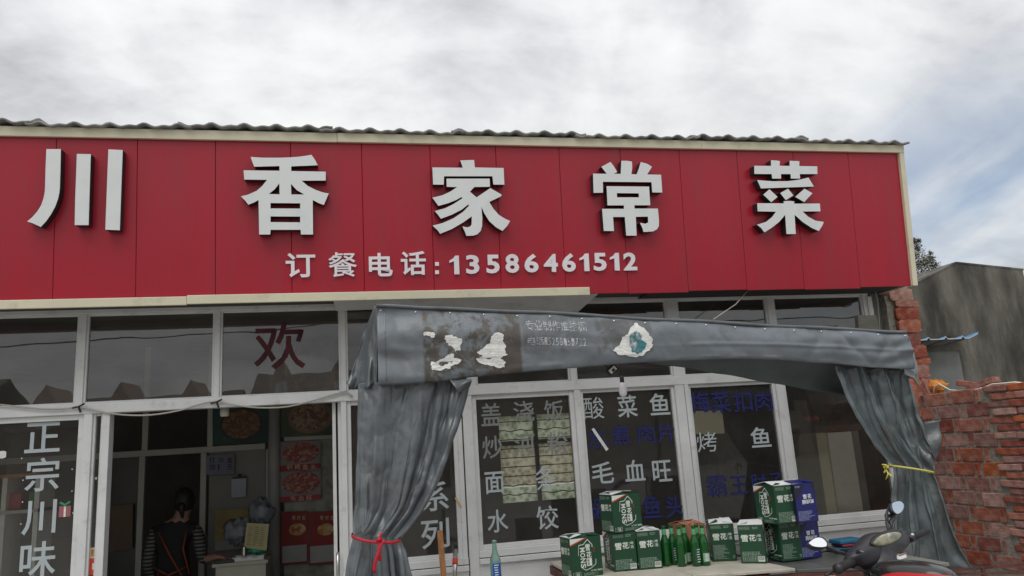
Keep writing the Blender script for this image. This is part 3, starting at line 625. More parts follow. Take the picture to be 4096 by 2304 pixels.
# side flap at the left, swinging back towards the wall
Lf = [(0, (1497, 1226)), (.3, (1455, 1330)), (.6, (1425, 1440)), (.85, (1402, 1510)), (1, (1385, 1548))]
def flapL(u, v):
    zt, zb = interp([(0, PY(1505, 1224, yA).z), (1, PY(1505, 1545, yA).z)], v), 0
    q = [interp([(a, p[i]) for a, p in Lf], v) for i in (0, 1)]
    a = PY(1508, lerp(1224, 1545, v), yA); b_ = PY(q[0], q[1], yA+.28)
    p = a.lerp(b_, u); p.y += .05*math.sin(9*u+2*v)*v + .03*nz(u*5, v*4)
    p.z += .02*math.sin(14*u)*v**3
    return p
mb = MB(); mb.grid(30, 30, flapL); o = part('side_flap', mb, M_tarp, awn, smooth=True); thick(o, .003)
def flapR(u, v):
    q = [(0, 3622, 1332), (.2, 3640, 1372), (.5, 3668, 1450), (.75, 3683, 1520), (1, 3684, 1545)]
    bx_ = interp([(a, b_) for a, b_, c in q], v); by_ = interp([(a, c) for a, b_, c in q], v)
    a = PY(3618, lerp(1332, 1500, v), yA); b_ = PY(bx_, by_, yA+.25); p = a.lerp(b_, u); p.y += .03*math.sin(5*u+3*v)*v + .02*nz(u*4, v*5, 3); return p
mb = MB(); mb.grid(20, 26, flapR); o = part('side_flap', mb, M_tarp2, awn, smooth=True); thick(o, .003)
# bunched roof sheet of the awning behind the valance, hanging towards the wall at right
rt = [(1500, 1240, -.25), (2600, 1300, -.3), (3300, 1330, -.3), (3600, 1345, -.3)]
def roofsheet(u, v):
    px = lerp(2560, 3600, u)
    lo = interp([(2560, 1448), (2700, 1463), (2900, 1495), (3100, 1532), (3300, 1568), (3400, 1582), (3600, 1600)], px)
    y_ = lerp(yA+.05, yA+.32, v); a = PY(px, interp([(c[0], c[1]) for c in topc], px)+45, y_); b_ = PY(px, lo, y_)
    p = a.lerp(b_, v); p.y += .05*math.sin(v*7+u*3)*(.4+u) + .02*nz(u*6, v*4, 9); return p
mb = MB(); mb.grid(60, 20, roofsheet); o = part('bunched_roof_sheet', mb, M_tarpin, awn, smooth=True); thick(o, .003)
# steel support posts and rail
for x in (xa0+.06, xa1-.05): fr = MB(); fr.tube([(x, yA+.2, 0), (x, yA+.2, interp(Tt, x)-.05)], .02, 8); part('steel_post', fr, M_steel, awn)
fr = MB(); fr.tube([(xa0+.06, yA+.05, interp(Tt, xa0+.06)-.05), (lerp(xa0, xa1, .5), yA+.05, interp(Tt, lerp(xa0, xa1, .5))-.08), (xa1-.05, yA+.05, interp(Tt, xa1-.05)-.05)], .018, 8); part('steel_rail', fr, M_steel, awn)
# torn paper scraps
def torn(outline, conv, m=M_paper, nm='paper_scrap', label=None, d=.006):
    pts = []
    for i, p in enumerate(outline):
        q = outline[(i+1) % len(outline)]
        for t_ in (0, .25, .5, .75):
            x, y = lerp(p[0], q[0], t_), lerp(p[1], q[1], t_); s_ = 4.5 if t_ else 0
            pts.append(conv(x+random.uniform(-s_, s_), y+random.uniform(-s_, s_)))
    mb = MB(); w3 = [PY(a, b_, yA-.04) for a, b_ in pts]
    mb.poly([[Vector((p.x, p.z, 0)) for p in w3]], lambda p, dd: Vector((p[0], vy(p[0], p[1])-dd, p[1])), .001, d, 0, 0)
    return part(nm, mb, m, awn, label=label)
torn([(495, 226), (550, 228), (552, 240), (540, 255), (520, 246), (495, 240)], cL2)
torn([(600, 250), (625, 242), (650, 248), (685, 258), (683, 285), (680, 312), (655, 322), (640, 300), (618, 288), (598, 262)], cL2)
torn([(533, 375), (560, 372), (600, 355), (615, 338), (650, 335), (645, 352), (682, 362), (680, 375), (640, 392), (632, 405), (600, 408), (575, 418), (540, 415)], cL2)
torn([(762, 330), (790, 310), (808, 290), (830, 275), (832, 250), (865, 228), (895, 240), (890, 268), (907, 290), (905, 320), (915, 340), (880, 352), (908, 375), (903, 400), (870, 405), (820, 390), (775, 378), (758, 360), (790, 345)], cL2)
torn([(1443, 318), (1480, 290), (1490, 255), (1515, 240), (1535, 200), (1565, 175), (1590, 200), (1615, 225), (1642, 262), (1640, 300), (1620, 320), (1590, 345), (1540, 348), (1470, 340)], cL2, M_paper, label='largest torn scrap with teal print', d=.01)
torn([(1530, 235), (1560, 220), (1590, 240), (1585, 265), (1610, 280), (1600, 310), (1565, 338), (1535, 320), (1525, 280)], cL2, patchy('teal_print', (.03, .18, .22), .35, .6, 16), 'print_remnant', d=.0125)
M_stencil = patchy('stencil_print', (.50, .52, .54), .40, .56, 34)
TMS = []
for i, ch in enumerate('专业制作推拉棚'):
    x0 = 1007+i*44; b = cL2(x0, 163+i*1.0)+cL2(x0+41, 216+i*1.0)
    tm = MB(); TMS.append(tm); glyph_px(tm, ch, .01, b, lambda px, py: PY(px, py, yA-.04), 0, 1)
for i, ch in enumerate('电话:15258151722'):
    x0 = 1017+i*23+(22 if i > 0 else 0)*1; wd = 40 if i < 2 else 18
    if i == 1: x0 = 1058
    if i == 2: x0 = 1088; wd = 5
    if i > 2: x0 = 1100+(i-3)*19.5; wd = 15
    if i == 0: x0 = 1015
    b = cL2(x0, 250+(12 if i == 2 else 0)+i*.5)+cL2(x0+wd, 289+i*.5)
    tm = MB(); TMS.append(tm); glyph_px(tm, ch, .01, b, lambda px, py: PY(px, py, yA-.04), 0, 1)
for tm in TMS:
    for v_ in tm.v: v_.y = vy(v_.x, v_.z)-.0035-(.0005 if v_.y < yA-.5 else 0)
    part('stencil_character', tm, M_stencil, awn)

# ------------------------------------------------------------------ curtains (gathered tarpaulins)
CREASE = {}
def fold(u, v, ph, fr_):
    if ph not in CREASE:
        rd = random.Random(int(ph*100)); CREASE[ph] = [(rd.uniform(0, 1), rd.uniform(-.10, .10), rd.uniform(.012, .05), rd.uniform(-1, 1.2), rd.uniform(-.3, .9), rd.uniform(.3, 1.1)) for _ in range(int(fr_*3.2))]
    s_ = u*fr_ + .35*math.sin(2.2*v+ph) + .6*nz(u*2.5, v*1.3, ph)
    a = math.sin(2*math.pi*s_)
    f = .55*math.copysign(abs(a)**.55, a)*(.6+.8*nz(u*3+7, 1.5, ph))
    for c, sl, wd, am, v0, ln in CREASE[ph]:
        d = abs(u-(c+sl*(v-.65)))
        e_ = max(0, 1-abs((v-v0-ln/2)/(ln/2))**3) if 0 < (v-v0)/ln < 1 else 0
        f += am*.75*math.exp(-d/wd)*e_
    return f
def curtain_sim(root, rows, nu, ny, y0, ph, nf, m, width, pins, frames=30, stiff=.9):
    """hang a flat sheet of real width, gathered along the pinned rows, and let it settle"""
    tabs = [[(r[0], r[j]) for r in rows] for j in range(1, 7)]; rd = random.Random(int(ph*10))
    sts = [[interp(tb, j/(ny-1)) for tb in tabs] for j in range(ny)]
    mids = [(PY(a[0], a[1], y0)+PY(a[2], a[3], y0))/2 for a in sts]
    hh = sum((q-p).length for p, q in zip(mids, mids[1:]))*1.075
    co, rest = [], []
    for j in range(ny):
        a, b_, c, d, amp, yo = sts[j]; L_ = PY(a, b_, y0); R2 = PY(c, d, y0); v = j/(ny-1)
        for i in range(nu):
            u = i/(nu-1); p = L_.lerp(R2, u); uw = u**1.25+.05*math.sin(5.1*u+ph)+.07*nz(u*4, 0, ph)
            p.y += yo + amp*math.sin(2*math.pi*nf*uw)*(1+.9*nz(u*3, v*.6, ph)) + .03*nz(u*5, v*3, ph) + .012*nz(u*11, v*13, ph); p.x += .01*nz(u*7, v*9, ph+3)*(0 if i in (0, nu-1) else 1) + amp*.35*math.sin(4*math.pi*nf*uw+.6)*(0 if i in (0, nu-1) else 1)
            co.append(p); rest.append(Vector((u*width, 0, -v*hh)))
    fs = [(j*nu+i, j*nu+i+1, (j+1)*nu+i+1, (j+1)*nu+i) for j in range(ny-1) for i in range(nu-1)]
    me = bpy.data.meshes.new('cloth'); me.from_pydata([tuple(v) for v in co], [], fs)
    o = bpy.data.objects.new('tmp_cloth', me); col.objects.link(o)
    o.shape_key_add(name='Basis'); kk = o.shape_key_add(name='rest')
    for i, r_ in enumerate(rest): kk.data[i].co = r_
    kk.value = 0
    vg = o.vertex_groups.new(name='pin')
    for pv, wt in pins:
        j = int(round(pv*(ny-1))); vg.add([j*nu+i for i in range(nu)], wt, 'REPLACE')
    cm = o.modifiers.new('cloth', 'CLOTH'); st_ = cm.settings; st_.quality = 7; st_.mass = .4; st_.tension_stiffness = 25; st_.compression_stiffness = 25; st_.shear_stiffness = 12; st_.bending_stiffness = stiff; st_.air_damping = 3
    st_.tension_damping = 15; st_.compression_damping = 15; st_.bending_damping = 2
    st_.vertex_group_mass = 'pin'; st_.rest_shape_key = kk; cm.collision_settings.use_collision = False; cm.collision_settings.use_self_collision = False
    cm.point_cache.frame_start = 1; cm.point_cache.frame_end = frames
    for f_ in range(1, frames+1): sc.frame_set(f_)
    nm = bpy.data.meshes.new_from_object(o.evaluated_get(bpy.context.evaluated_depsgraph_get())); nm.name = 'cloth'
    bpy.data.objects.remove(o); sc.frame_set(1)
    nm.materials.clear(); nm.materials.append(m); nm.polygons.foreach_set('use_smooth', [True]*len(nm.polygons))
    for v_ in nm.vertices:
        c_ = v_.co; q_ = Vector((c_.x*5, c_.y*5, c_.z*4+ph)); v_.co.y -= .03*abs(noise.noise(q_))+.012*abs(noise.noise(q_*2.3)); v_.co.x += .010*noise.noise(q_*1.7+Vector((9, 0, 0)))
    o = part('cloth', nm, None, root); sub = o.modifiers.new('sub', 'SUBSURF'); sub.levels = 1; sub.render_levels = 1; thick(o, .003)
    return o
def curtain(root, rows, ny, nu, y0, ph, fr_, m, name='cloth', crumple=.02):
    tabs = [[(r[0], r[j]) for r in rows] for j in range(1, 7)]
    def fn(u, v):
        a, b_, c, d, amp, yo = [interp(tb, v) for tb in tabs]
        p = PY(a, b_, y0).lerp(PY(c, d, y0), u)
        edge = min(1, u*8, (1-u)*8)
        f = fold(u, v, ph, fr_)
        p.y += yo + amp*f - .10*math.sin(math.pi*u)*(.4+ .6*abs(v-.6)) 
        p.x += .012*math.sin(17*v+ph*3+8*u)*edge + amp*.2*math.cos(2*math.pi*u*fr_)*edge
        p.y += crumple*nz(u*7, v*9, ph)+crumple*.6*abs(nz(u*14, v*16, ph+5))
        p.z += .008*nz(u*9, v*2, ph)
        return p
    mb = MB(); mb.grid(nu, ny, fn); o = part(name, mb, m, root, smooth=True); thick(o, .003); return o
p_ = PY(1500, 2150, yA); cu1 = thing('tarpaulin_curtain', 'grey tarpaulin curtain tied with a red ribbon, left end of awning', 'curtain', (p_.x, yA, 0))
rows = [(0, 1432, 1530, 1884, 1520, .04, .05), (.12, 1423, 1605, 1862, 1580, .04, .05), (.25, 1412, 1722, 1812, 1710, .045, .03), (.45, 1396, 1888, 1752, 1880, .05, 0), (.62, 1394, 2027, 1692, 2025, .045, 0), (.75, 1411, 2138, 1598, 2154, .035, 0),
        (.80, 1385, 2180, 1625, 2198, .05, 0), (.88, 1350, 2290, 1655, 2300, .06, 0), (1, 1300, 2560, 1690, 2560, .07, 0)]
curtain_sim(cu1, rows, 110, 100, yA, 1.3, 4, M_tarp, 2.2, ((0, 1), (.75, .98), (1, 1)))
def band_tie(root, L_, R_2, y0, m, rad, wd, sag):
    mb = MB(); a = PY(*L_, y0-.02); b_ = PY(*R_2, y0-.02); c = (a+b_)/2; hx = (b_.x-a.x)/2+.005
    def fn(u, v):
        t_ = 2*math.pi*u; return Vector((c.x+hx*math.cos(t_), c.y+rad*math.sin(t_), c.z+(b_.z-a.z)/2*math.cos(t_)+(v-.5)*wd+sag*math.sin(t_)))
    mb.grid(40, 3, fn, closeu=True); o = part('tie_band', mb, m, root, smooth=True); thick(o, .002, 1); return c
c = band_tie(cu1, (1409, 2140), (1600, 2156), yA, M_ribr, .13, .018, .02)
mb = MB(); kn = PY(1516, 2160, yA-.16)
for dx, dy_, ln in ((.0, 0, .20), (.022, .0, .13)):
    mb.grid(3, 10, lambda u, v: kn+Vector((dx+(u-.5)*.022-.03*v+.01*math.sin(v*6+dx*90), -.008*math.sin(4*v)+dy_, -ln*v)))
mb.tube([kn+Vector((-.014, 0, .0)), kn+Vector((0, -.01, .004)), kn+Vector((.014, 0, 0))], [.008, .014, .008], 8)
mb.grid(3, 6, lambda u, v: kn+Vector((.004+(u-.5)*.016+.012*v, -.006, .045*v))); o = part('ribbon_knot', mb, M_ribr, cu1, smooth=True); thick(o, .002)
# loose fold standing at the top right of the left curtain
mb = MB(); mb.grid(24, 20, lambda u, v: PY(*[lerp(lerp(1800, 1883, u), lerp(1830, 1882, u), v), lerp(1518, lerp(1575, 1545, u), v)], yA-.03) + Vector((0, -.05*math.sin(math.pi*v)+.03*math.sin(5*u+4*v), 0)))
o = part('folded_hem', mb, M_tarp, cu1, smooth=True); thick(o, .003)
p_ = PY(3650, 1870, yA); cu2 = thing('tarpaulin_curtain', 'dark green-grey tarpaulin curtain tied with yellow ribbon beside brick wall', 'curtain', (p_.x, yA, 0))
rows = [(0, 3350, 1460, 3636, 1474, .05, .08), (.12, 3389, 1559, 3672, 1577, .055, .06), (.3, 3443, 1678, 3705, 1680, .055, .02), (.42, 3505, 1785, 3735, 1775, .045, 0), (.52, 3562, 1860, 3722, 1888, .03, 0), (.58, 3556, 1915, 3738, 1930, .045, 0),
        (.7, 3542, 1990, 3757, 1990, .05, 0), (.85, 3524, 2126, 3800, 2130, .05, -.02), (1, 3500, 2300, 3845, 2272, .05, -.04)]
curtain_sim(cu2, rows, 100, 90, yA, 4.1, 2.6, M_tarp2, 1.65, ((0, 1), (.52, .98), (1, 1)))
band_tie(cu2, (3562, 1862), (3722, 1890), yA, M_riby, .12, .013, .005)
mb = MB(); kn = PY(3545, 1868, yA-.06)
for ang, ln in ((205, .05), (250, .075), (160, .04), (285, .05), (125, .05)):
    d_ = Vector((math.cos(R_(ang)), -.2, math.sin(R_(ang)))); q_ = Vector((-d_.z, 0, d_.x))
    mb.grid(3, 6, lambda u, v: kn+d_*ln*v+q_*(u-.5)*.012+Vector((0, 0, -.02*v*v))+Vector((0, -.02*math.sin(5*v+ang), 0)))
mb.tube([kn+Vector((-.01, 0, 0)), kn+Vector((.012, -.01, 0))], .012, 7); o = part('ribbon_bow', mb, M_riby, cu2, smooth=True); thick(o, .0015)
mb = MB(); mb.grid(16, 20, lambda u, v: PY(lerp(3705, 3757, u), lerp(lerp(1690, 1680, u), lerp(1900, 1810, u), v), yA+.10) + Vector((0, .02*math.sin(4*u+1)+.015*math.sin(8*v), 0)))
o = part('rear_fold', mb, M_tarp2, cu2, smooth=True); thick(o, .003)

# ================================================================== BRICK SIDE WALL
XW = 5.2
bw = thing('brick_wall', 'rough red brick yard wall right of the dark tarpaulin curtain', 'wall', (XW, -1, 0))
zWt = PXp(3900, 1553, XW).z; yN = PXp(4010, 1800, XW).y
me = MB(); me.box((XW+.0, yN-.47, 0), (XW+.22, .25, zWt-.02)); part('mortar_core', me, M_mortar, bw)
PCH = .124; nrow = int(zWt/PCH)
def brickmesh(sx, sy, sz, sd):
    rnd = random.Random(sd); b_ = MB(); b_.grid(2, 2, lambda u, v: (0, 0, 0)); b_ = MB()
    b_.box((-sx/2, -sy/2, -sz/2), (sx/2, sy/2, sz/2)); b_.v = [v+Vector([rnd.uniform(-.0035, .0035) for _ in range(3)]) for v in b_.v]
    m_ = b_.mesh('brick', M_brick); return m_
sh = [brickmesh(.06, .236, .112, i) for i in range(3)]; hd = [brickmesh(.06, .05, .112, 10+i) for i in range(2)]; fl = [brickmesh(.10, .236, .052, 20+i) for i in range(3)]
nbk = 0
for r in range(nrow+1):
    zc = zWt - PCH*(r+.5)
    if zc < .45: break
    y_ = .12 - (.155 if r % 2 else 0) + .03*math.sin(r*2.1); j = 0
    while y_ > yN+.1:
        wide = (j % 2 == 0); ln = .236 if wide else .05
        if y_-ln < yN-.02: break
        o = bpy.data.objects.new('brick', random.choice(sh if wide else hd)); col.objects.link(o); o.parent = bw
        o.location = Vector((XW+.02+random.uniform(-.008, .008), y_-ln/2, zc+random.uniform(-.004, .004))) - Vector((XW, -1, 0)); o.rotation_euler = (random.uniform(-.02, .02), random.uniform(-.03, .03), random.uniform(-.02, .02)); soften(o, .006, 1)
        y_ -= ln+.018+random.uniform(0, .008); j += 1; nbk += 1
for r in range(int((zWt-.45)/.064)):
    zc = zWt+.01 - .064*(r+.5); y_ = yN - (.0 if r % 2 else -.06)
    for q in range(2):
        ln = .236; o = bpy.data.objects.new('brick', random.choice(fl)); col.objects.link(o); o.parent = bw
        o.location = Vector((XW+.03+random.uniform(-.012, .008), y_-ln/2, zc)) - Vector((XW, -1, 0)); o.rotation_euler = (random.uniform(-.03, .03), 0, random.uniform(-.03, .03)); soften(o, .006, 1)
        y_ -= ln+.012; nbk += 1
# loose bricks, bag and wire lying on the wall
for i, (px, py, rx, rz, lb) in enumerate(((3890, 1535, .25, .5, 'loose broken brick leaning on another, on top of the wall'), (3938, 1535, -.2, .15, 'tilted loose brick nearest the camera on top of the wall'), (3705, 1555, 1.3, .3, 'loose brick standing on end beside the orange bag'))):
    p = PXp(px, py, XW+.1); o = bpy.data.objects.new('brick', fl[i]); col.objects.link(o); o.location = (XW+.1, p.y, zWt+.035 if i < 2 else zWt+.09); o.rotation_euler = (rx, 0, rz); o['label'] = lb; o['category'] = 'brick'; soften(o, .006, 2)
p = PXp(3745, 1560, XW+.15); mb = MB()
mb.grid(36, 24, lambda u, v: Vector((XW+.16+(.05+.05*nz(u*5, v*4, 7))*math.sin(math.pi*v)*math.cos(2*math.pi*u), p.y+(.10+.10*nz(u*6, v*5))*math.sin(math.pi*v)*math.sin(2*math.pi*u), zWt+.005+.11*(1-math.cos(math.pi*v))/2+.05*nz(u*7, v*7, 4))), closeu=True)
solo('plastic_bag', mb, patchy('orange_mesh_bag', (.70, .28, .05), .2, .5, 30), 'orange and yellow mesh bag bunched at the end of the brick wall', 'bag', smooth=True)
mb = MB(); pts = [cG(815, 1255), cG(830, 1180), cG(880, 1145), cG(940, 1180), cG(1010, 1218), cG(1100, 1225), cG(1180, 1222), cG(1260, 1222), cG(1400, 1190), cG(1500, 1150), cG(1640, 1140), cG(1760, 1128), cG(1866, 1138)]
mb.tube([PXp(x, y, XW+.03) for x, y in pts], .007, 6); solo('white_wire', mb, mat('white_wire', (.7, .68, .6), .5), 'white wire looping along the top of the brick wall', 'wire', smooth=True)

# ================================================================== CONCRETE BUILDING AND SHED BEHIND
gy = 2.6
gb = thing('concrete_building', 'weathered dark concrete gable building behind the brick wall', 'building', (PY(3900, 1500, gy).x, gy, 0))
pf = [PY(3560, 1190, gy), PY(3700, 1118, gy), PY(3823, 1050, gy), PY(4090, 1078, gy), PY(4100, 1110, gy)]
loop = [(p.x, p.z) for p in pf]; loop = [(loop[0][0]-.7, loop[0][1]-.4)] + loop[0:4] + [(loop[3][0]+.02, 0), (loop[0][0]-.7, 0)]
mb = MB(); mb.poly([[Vector((a, b, 0)) for a, b in loop]], lambda p, d: Vector((p[0], gy-d, p[1])), -3.5, 0, 0, 0); part('wall', mb, M_conc2, gb)
hx = []
for a, b_ in (((3700-170, 1205)), (3823, 1050)), ((3823, 1050), (4094, 1078)):
    A = PY(*a, gy); B = PY(*b_, gy); mb = MB(); mb.add([A+Vector((0, -.006, -.012)), B+Vector((0, -.006, -.012)), B+Vector((0, -.006, .012)), A+Vector((0, -.006, .012)), A+Vector((0, 3.4, -.04)), B+Vector((0, 3.4, -.04)), B+Vector((0, 3.4, .02)), A+Vector((0, 3.4, .02))], [(0, 1, 2, 3), (7, 6, 5, 4), (4, 5, 1, 0), (3, 2, 6, 7)]); part('coping', mb, M_conc2, gb)
sy = 1.5
sh_ = thing('lean_to_shed', 'small concrete lean-to with blue corrugated roof behind the broken pier', 'shed', (PY(3780, 1500, sy).x, sy, 0))
mb = MB(); q = [PY(*cG(600, 780), sy), PY(*cG(1110, 780), sy), PY(*cG(1195, 1250), sy)]
mb.box((q[0].x-.4, sy, 0), (q[1].x, sy+.9, q[0].z)); part('wall', mb, mat('shed_wall', (.20, .21, .20), .9, var=.25, vs=3, bump=.3), sh_)
mb = MB(); mb.box((q[0].x-.4, sy-.03, q[0].z), (q[1].x+.02, sy+.9, q[0].z+.09)); part('lintel', mb, M_conc, sh_)
qx = PY(*cG(1250, 700), sy).x
mb = MB(); mb.box((q[1].x+.02, sy+.10, 0), (qx+.07, sy+.9, q[0].z+.2)); part('return_wall', mb, M_conc2, sh_)
ra = PY(*cG(640, 632), sy-.35); rb = PY(*cG(1230, 625), sy-.35)
def ridge(x):
    t_ = ((x-ra.x)/((rb.x-ra.x)/2.95) + .25) % 1; return .030*max(0, 1-abs(t_-.86)/.10)
x_a, x_b = ra.x-.4, PY(*cG(1345, 600), sy-.35).x
mb = MB(); mb.grid(90, 4, lambda u, v: (lerp(x_a, x_b, u), lerp(sy-.35, sy+.9, v), ra.z+ridge(lerp(x_a, x_b, u))-.16*v+(.05*((lerp(x_a, x_b, u)-rb.x)/(x_b-rb.x)) if lerp(x_a, x_b, u) > rb.x else 0)))
o = part('corrugated_roof', mb, mat('blue_sheet', (.05, .27, .55), .4, var=.15), sh_)
mb2 = MB(); mb2.v = [v-Vector((0, -.004, .007)) for v in mb.v]; mb2.f = mb.f; mb2.mi = mb.mi; part('roof_underside', mb2, mat('sheet_grey', (.13, .13, .13), .7), sh_)
mb3 = MB(); n9 = 90; mb3.v = [v.copy() for v in mb.v[:n9]]+[v-Vector((0, -.001, .012)) for v in mb.v[:n9]]; mb3.f = [(i, i+1, n9+i+1, n9+i) for i in range(n9-1)]; mb3.mi = [0]*(n9-1); part('sheet_edge', mb3, mat('sheet_edge_pale', (.5, .55, .6), .6), sh_)

# ================================================================== TREE BEHIND
tr = thing('evergreen_tree', 'leafy tree rising behind the sign end and concrete wall', 'tree', (PY(3670, 1100, 8).x, 8, 0))
tb = PY(3665, 1100, 8)
mb = MB(); mb.tube([(tb.x, 8, 0), (tb.x+.1, 8, 2.5), (tb.x, 8, tb.z)], [.12, .09, .03], 8)
br = []
for i in range(16):
    a = random.uniform(0, 6.28); z0 = random.uniform(.3, .8)*tb.z; ln = random.uniform(.2, .5); e_ = Vector((tb.x+math.cos(a)*ln, 8+math.sin(a)*ln, z0+.3)); br.append(e_); mb.tube([(tb.x, 8, z0), e_], [.03, .01], 5)
part('trunk', mb, mat('bark', (.08, .06, .045), .9, bump=.5), tr, smooth=True)
mb = MB(); tips = [(PY(3655, 965, 8), .10), (PY(3668, 990, 8), .12), (PY(3665, 1020, 8), .20), (PY(3675, 1060, 8), .22), (PY(3700, 1050, 8), .18), (PY(3725, 1035, 8), .10), (PY(3735, 1060, 8), .14), (PY(3712, 1085, 8), .22), (PY(3750, 1090, 8), .09), (PY(3765, 1080, 8), .05), (PY(3640, 1060, 8), .3), (PY(3670, 1120, 8), .35), (PY(3722, 1012, 8), .05), (PY(3674, 962, 8), .05)]
for i in range(20): tips.append((Vector((tb.x-.3+random.uniform(-.6, .5), 8+random.uniform(-.6, .6), tb.z*random.uniform(.55, .9))), .35))
for c, r_ in tips:
    for _ in range(int(420*r_/.2)+20):
        d_ = Vector([random.gauss(0, .45) for _ in range(3)])*r_; p = c+d_; a = Vector([random.uniform(-1, 1) for _ in range(3)]).normalized(); b_ = a.orthogonal().normalized(); s_ = random.uniform(.018, .034)
        mb.add([p-a*s_, p+b_*s_*.45, p+a*s_, p-b_*s_*.45], [(0, 1, 2, 3)], random.choice((0, 0, 1)))
part('crown', mb, [mat('leaf_green', (.055, .065, .025), .6, var=.5, vs=8), mat('leaf_brown', (.13, .09, .045), .6, var=.4, vs=8)], tr, kind='stuff')

# ================================================================== COUNTER WITH BEER CARTONS
zC = PY(2800, 2264, -1.0).z
ct = thing('counter', 'long low counter under the windows topped with pale and dark tiles', 'counter', (PZ(2900, 2250, zC).x, -.6, 0))
fl_ = lambda px: PZ(px, interp([(1700, 2345), (2400, 2316), (2700, 2303), (3344, 2266), (3830, 2243)], px), zC)
FX = [(fl_(p).x, fl_(p).y) for p in (2330, 2600, 2800, 3000, 3190, 3344, 3830)]
def slab(xa_, xb_, z0, z1, m, nm, of=0.0, yb=-.09, dx=0):
    ya = interp(FX, xa_)-of; ybb = interp(FX, xb_)-of; mb = MB()
    pts = [(xa_, ya), (xb_, ybb), (xb_+dx, yb), (xa_, yb)]
    mb.add([(x, y, z) for z in (z0, z1) for x, y in pts], [(3, 2, 1, 0), (4, 5, 6, 7), (0, 1, 5, 4), (1, 2, 6, 5), (2, 3, 7, 6), (3, 0, 4, 7)]); o = part(nm, mb, m, ct); soften(o, .003, 1); return o
xs_ = [fl_(2330).x, fl_(2560).x, fl_(2770).x, fl_(2988).x, fl_(3186).x]
for i, (a, b) in enumerate(zip(xs_, xs_[1:])): slab(a+.002, b-.002, zC-.022, zC-.001*(i % 2), M_tile, 'pale_tile', .0-.01*(i % 2), -.12, -.14 if i == 3 else 0)
xd = [fl_(3050).x, fl_(3344).x, fl_(3600).x, fl_(3850).x]
slab(xs_[-1]+.003, fl_(3344).x, zC-.032, zC-.008, M_tiled, 'dark_tile'); slab(fl_(3344).x+.003, fl_(3600).x, zC-.032, zC-.008, M_tiled, 'dark_tile'); slab(fl_(3600).x+.003, fl_(3790).x, zC-.032, zC-.008, mat('grey_tile', (.2, .2, .18), .5, var=.15), 'grey_tile')
slab(xs_[-1]-.18, xs_[-1], zC-.033, zC-.0225, M_tiled, 'dark_tile')
slab(fl_(2330).x, fl_(3790).x, zC-.10, zC-.034, M_rust, 'edge_beam', -.02)
slab(fl_(3245).x, fl_(3450).x, zC-.085, zC-.055, mat('peeling_board', (.5, .43, .3), .8, var=.2, vs=10, dirt=((.12, .06, .04), .8, 14, .5, .6)), 'peeling_board', .004)
for x in (fl_(2400).x, fl_(3000).x, fl_(3700).x):
    for yy in (interp(FX, x)+.08, -.2): bx('leg', (x-.03, yy-.03, 0), (x+.03, yy+.03, zC-.1), M_rust, ct)
BH, BN, BW_ = .268, .178, .245   # carton height, narrow face, wide face
def face_fn(c, ax, an, d=.0012):
    return lambda x, z, dd=0: c + ax*x + Vector((0, 0, z)) + an*(d+dd)
def txt(mb, ch, off, P, x0, z0, x1, z1, mi=0, rot=0, dd=0):
    def fn(u, v, d):
        if rot: u, v = v, 1-u   # rotated a quarter turn clockwise
        return P(lerp(x0, x1, u), lerp(z0, z1, v), dd-.0008*(1-d))
    q_ = MB(); glyph(q_, ch, off, fn, 0); PCH.append((q_, mi))
PCH = []
def rectp(mb, P, x0, z0, x1, z1, mi=0, dd=0):
    mb.add([P(x0, z0, dd), P(x1, z0, dd), P(x1, z1, dd), P(x0, z1, dd)], [(0, 1, 2, 3)], mi)
def linep(mb, P, pts, wd, mi=0):
    for a, b_ in zip(pts, pts[1:]):
        a = Vector(a+(0,)); b_ = Vector(b_+(0,)); d_ = (b_-a).normalized(); q_ = Vector((-d_.y, d_.x, 0))*wd/2
        c4 = [a-q_-d_*wd*.4, b_-q_+d_*wd*.4, b_+q_+d_*wd*.4, a+q_-d_*wd*.4]; mb.add([P(c_.x, c_.y) for c_ in c4], [(0, 1, 2, 3)], mi)
def fine_print(mb, P, x0, x1, z0, z1, rows_, mi, seed):
    rd = random.Random(seed); dz = (z1-z0)/rows_
    for r_ in range(rows_):
        x = x0; e_ = lerp(x0, x1, rd.uniform(.55, 1))
        while x < e_:
            l_ = rd.uniform(.004, .016); rectp(mb, P, x, z1-dz*(r_+.75), min(e_, x+l_), z1-dz*(r_+.28), mi); x += l_+.0035
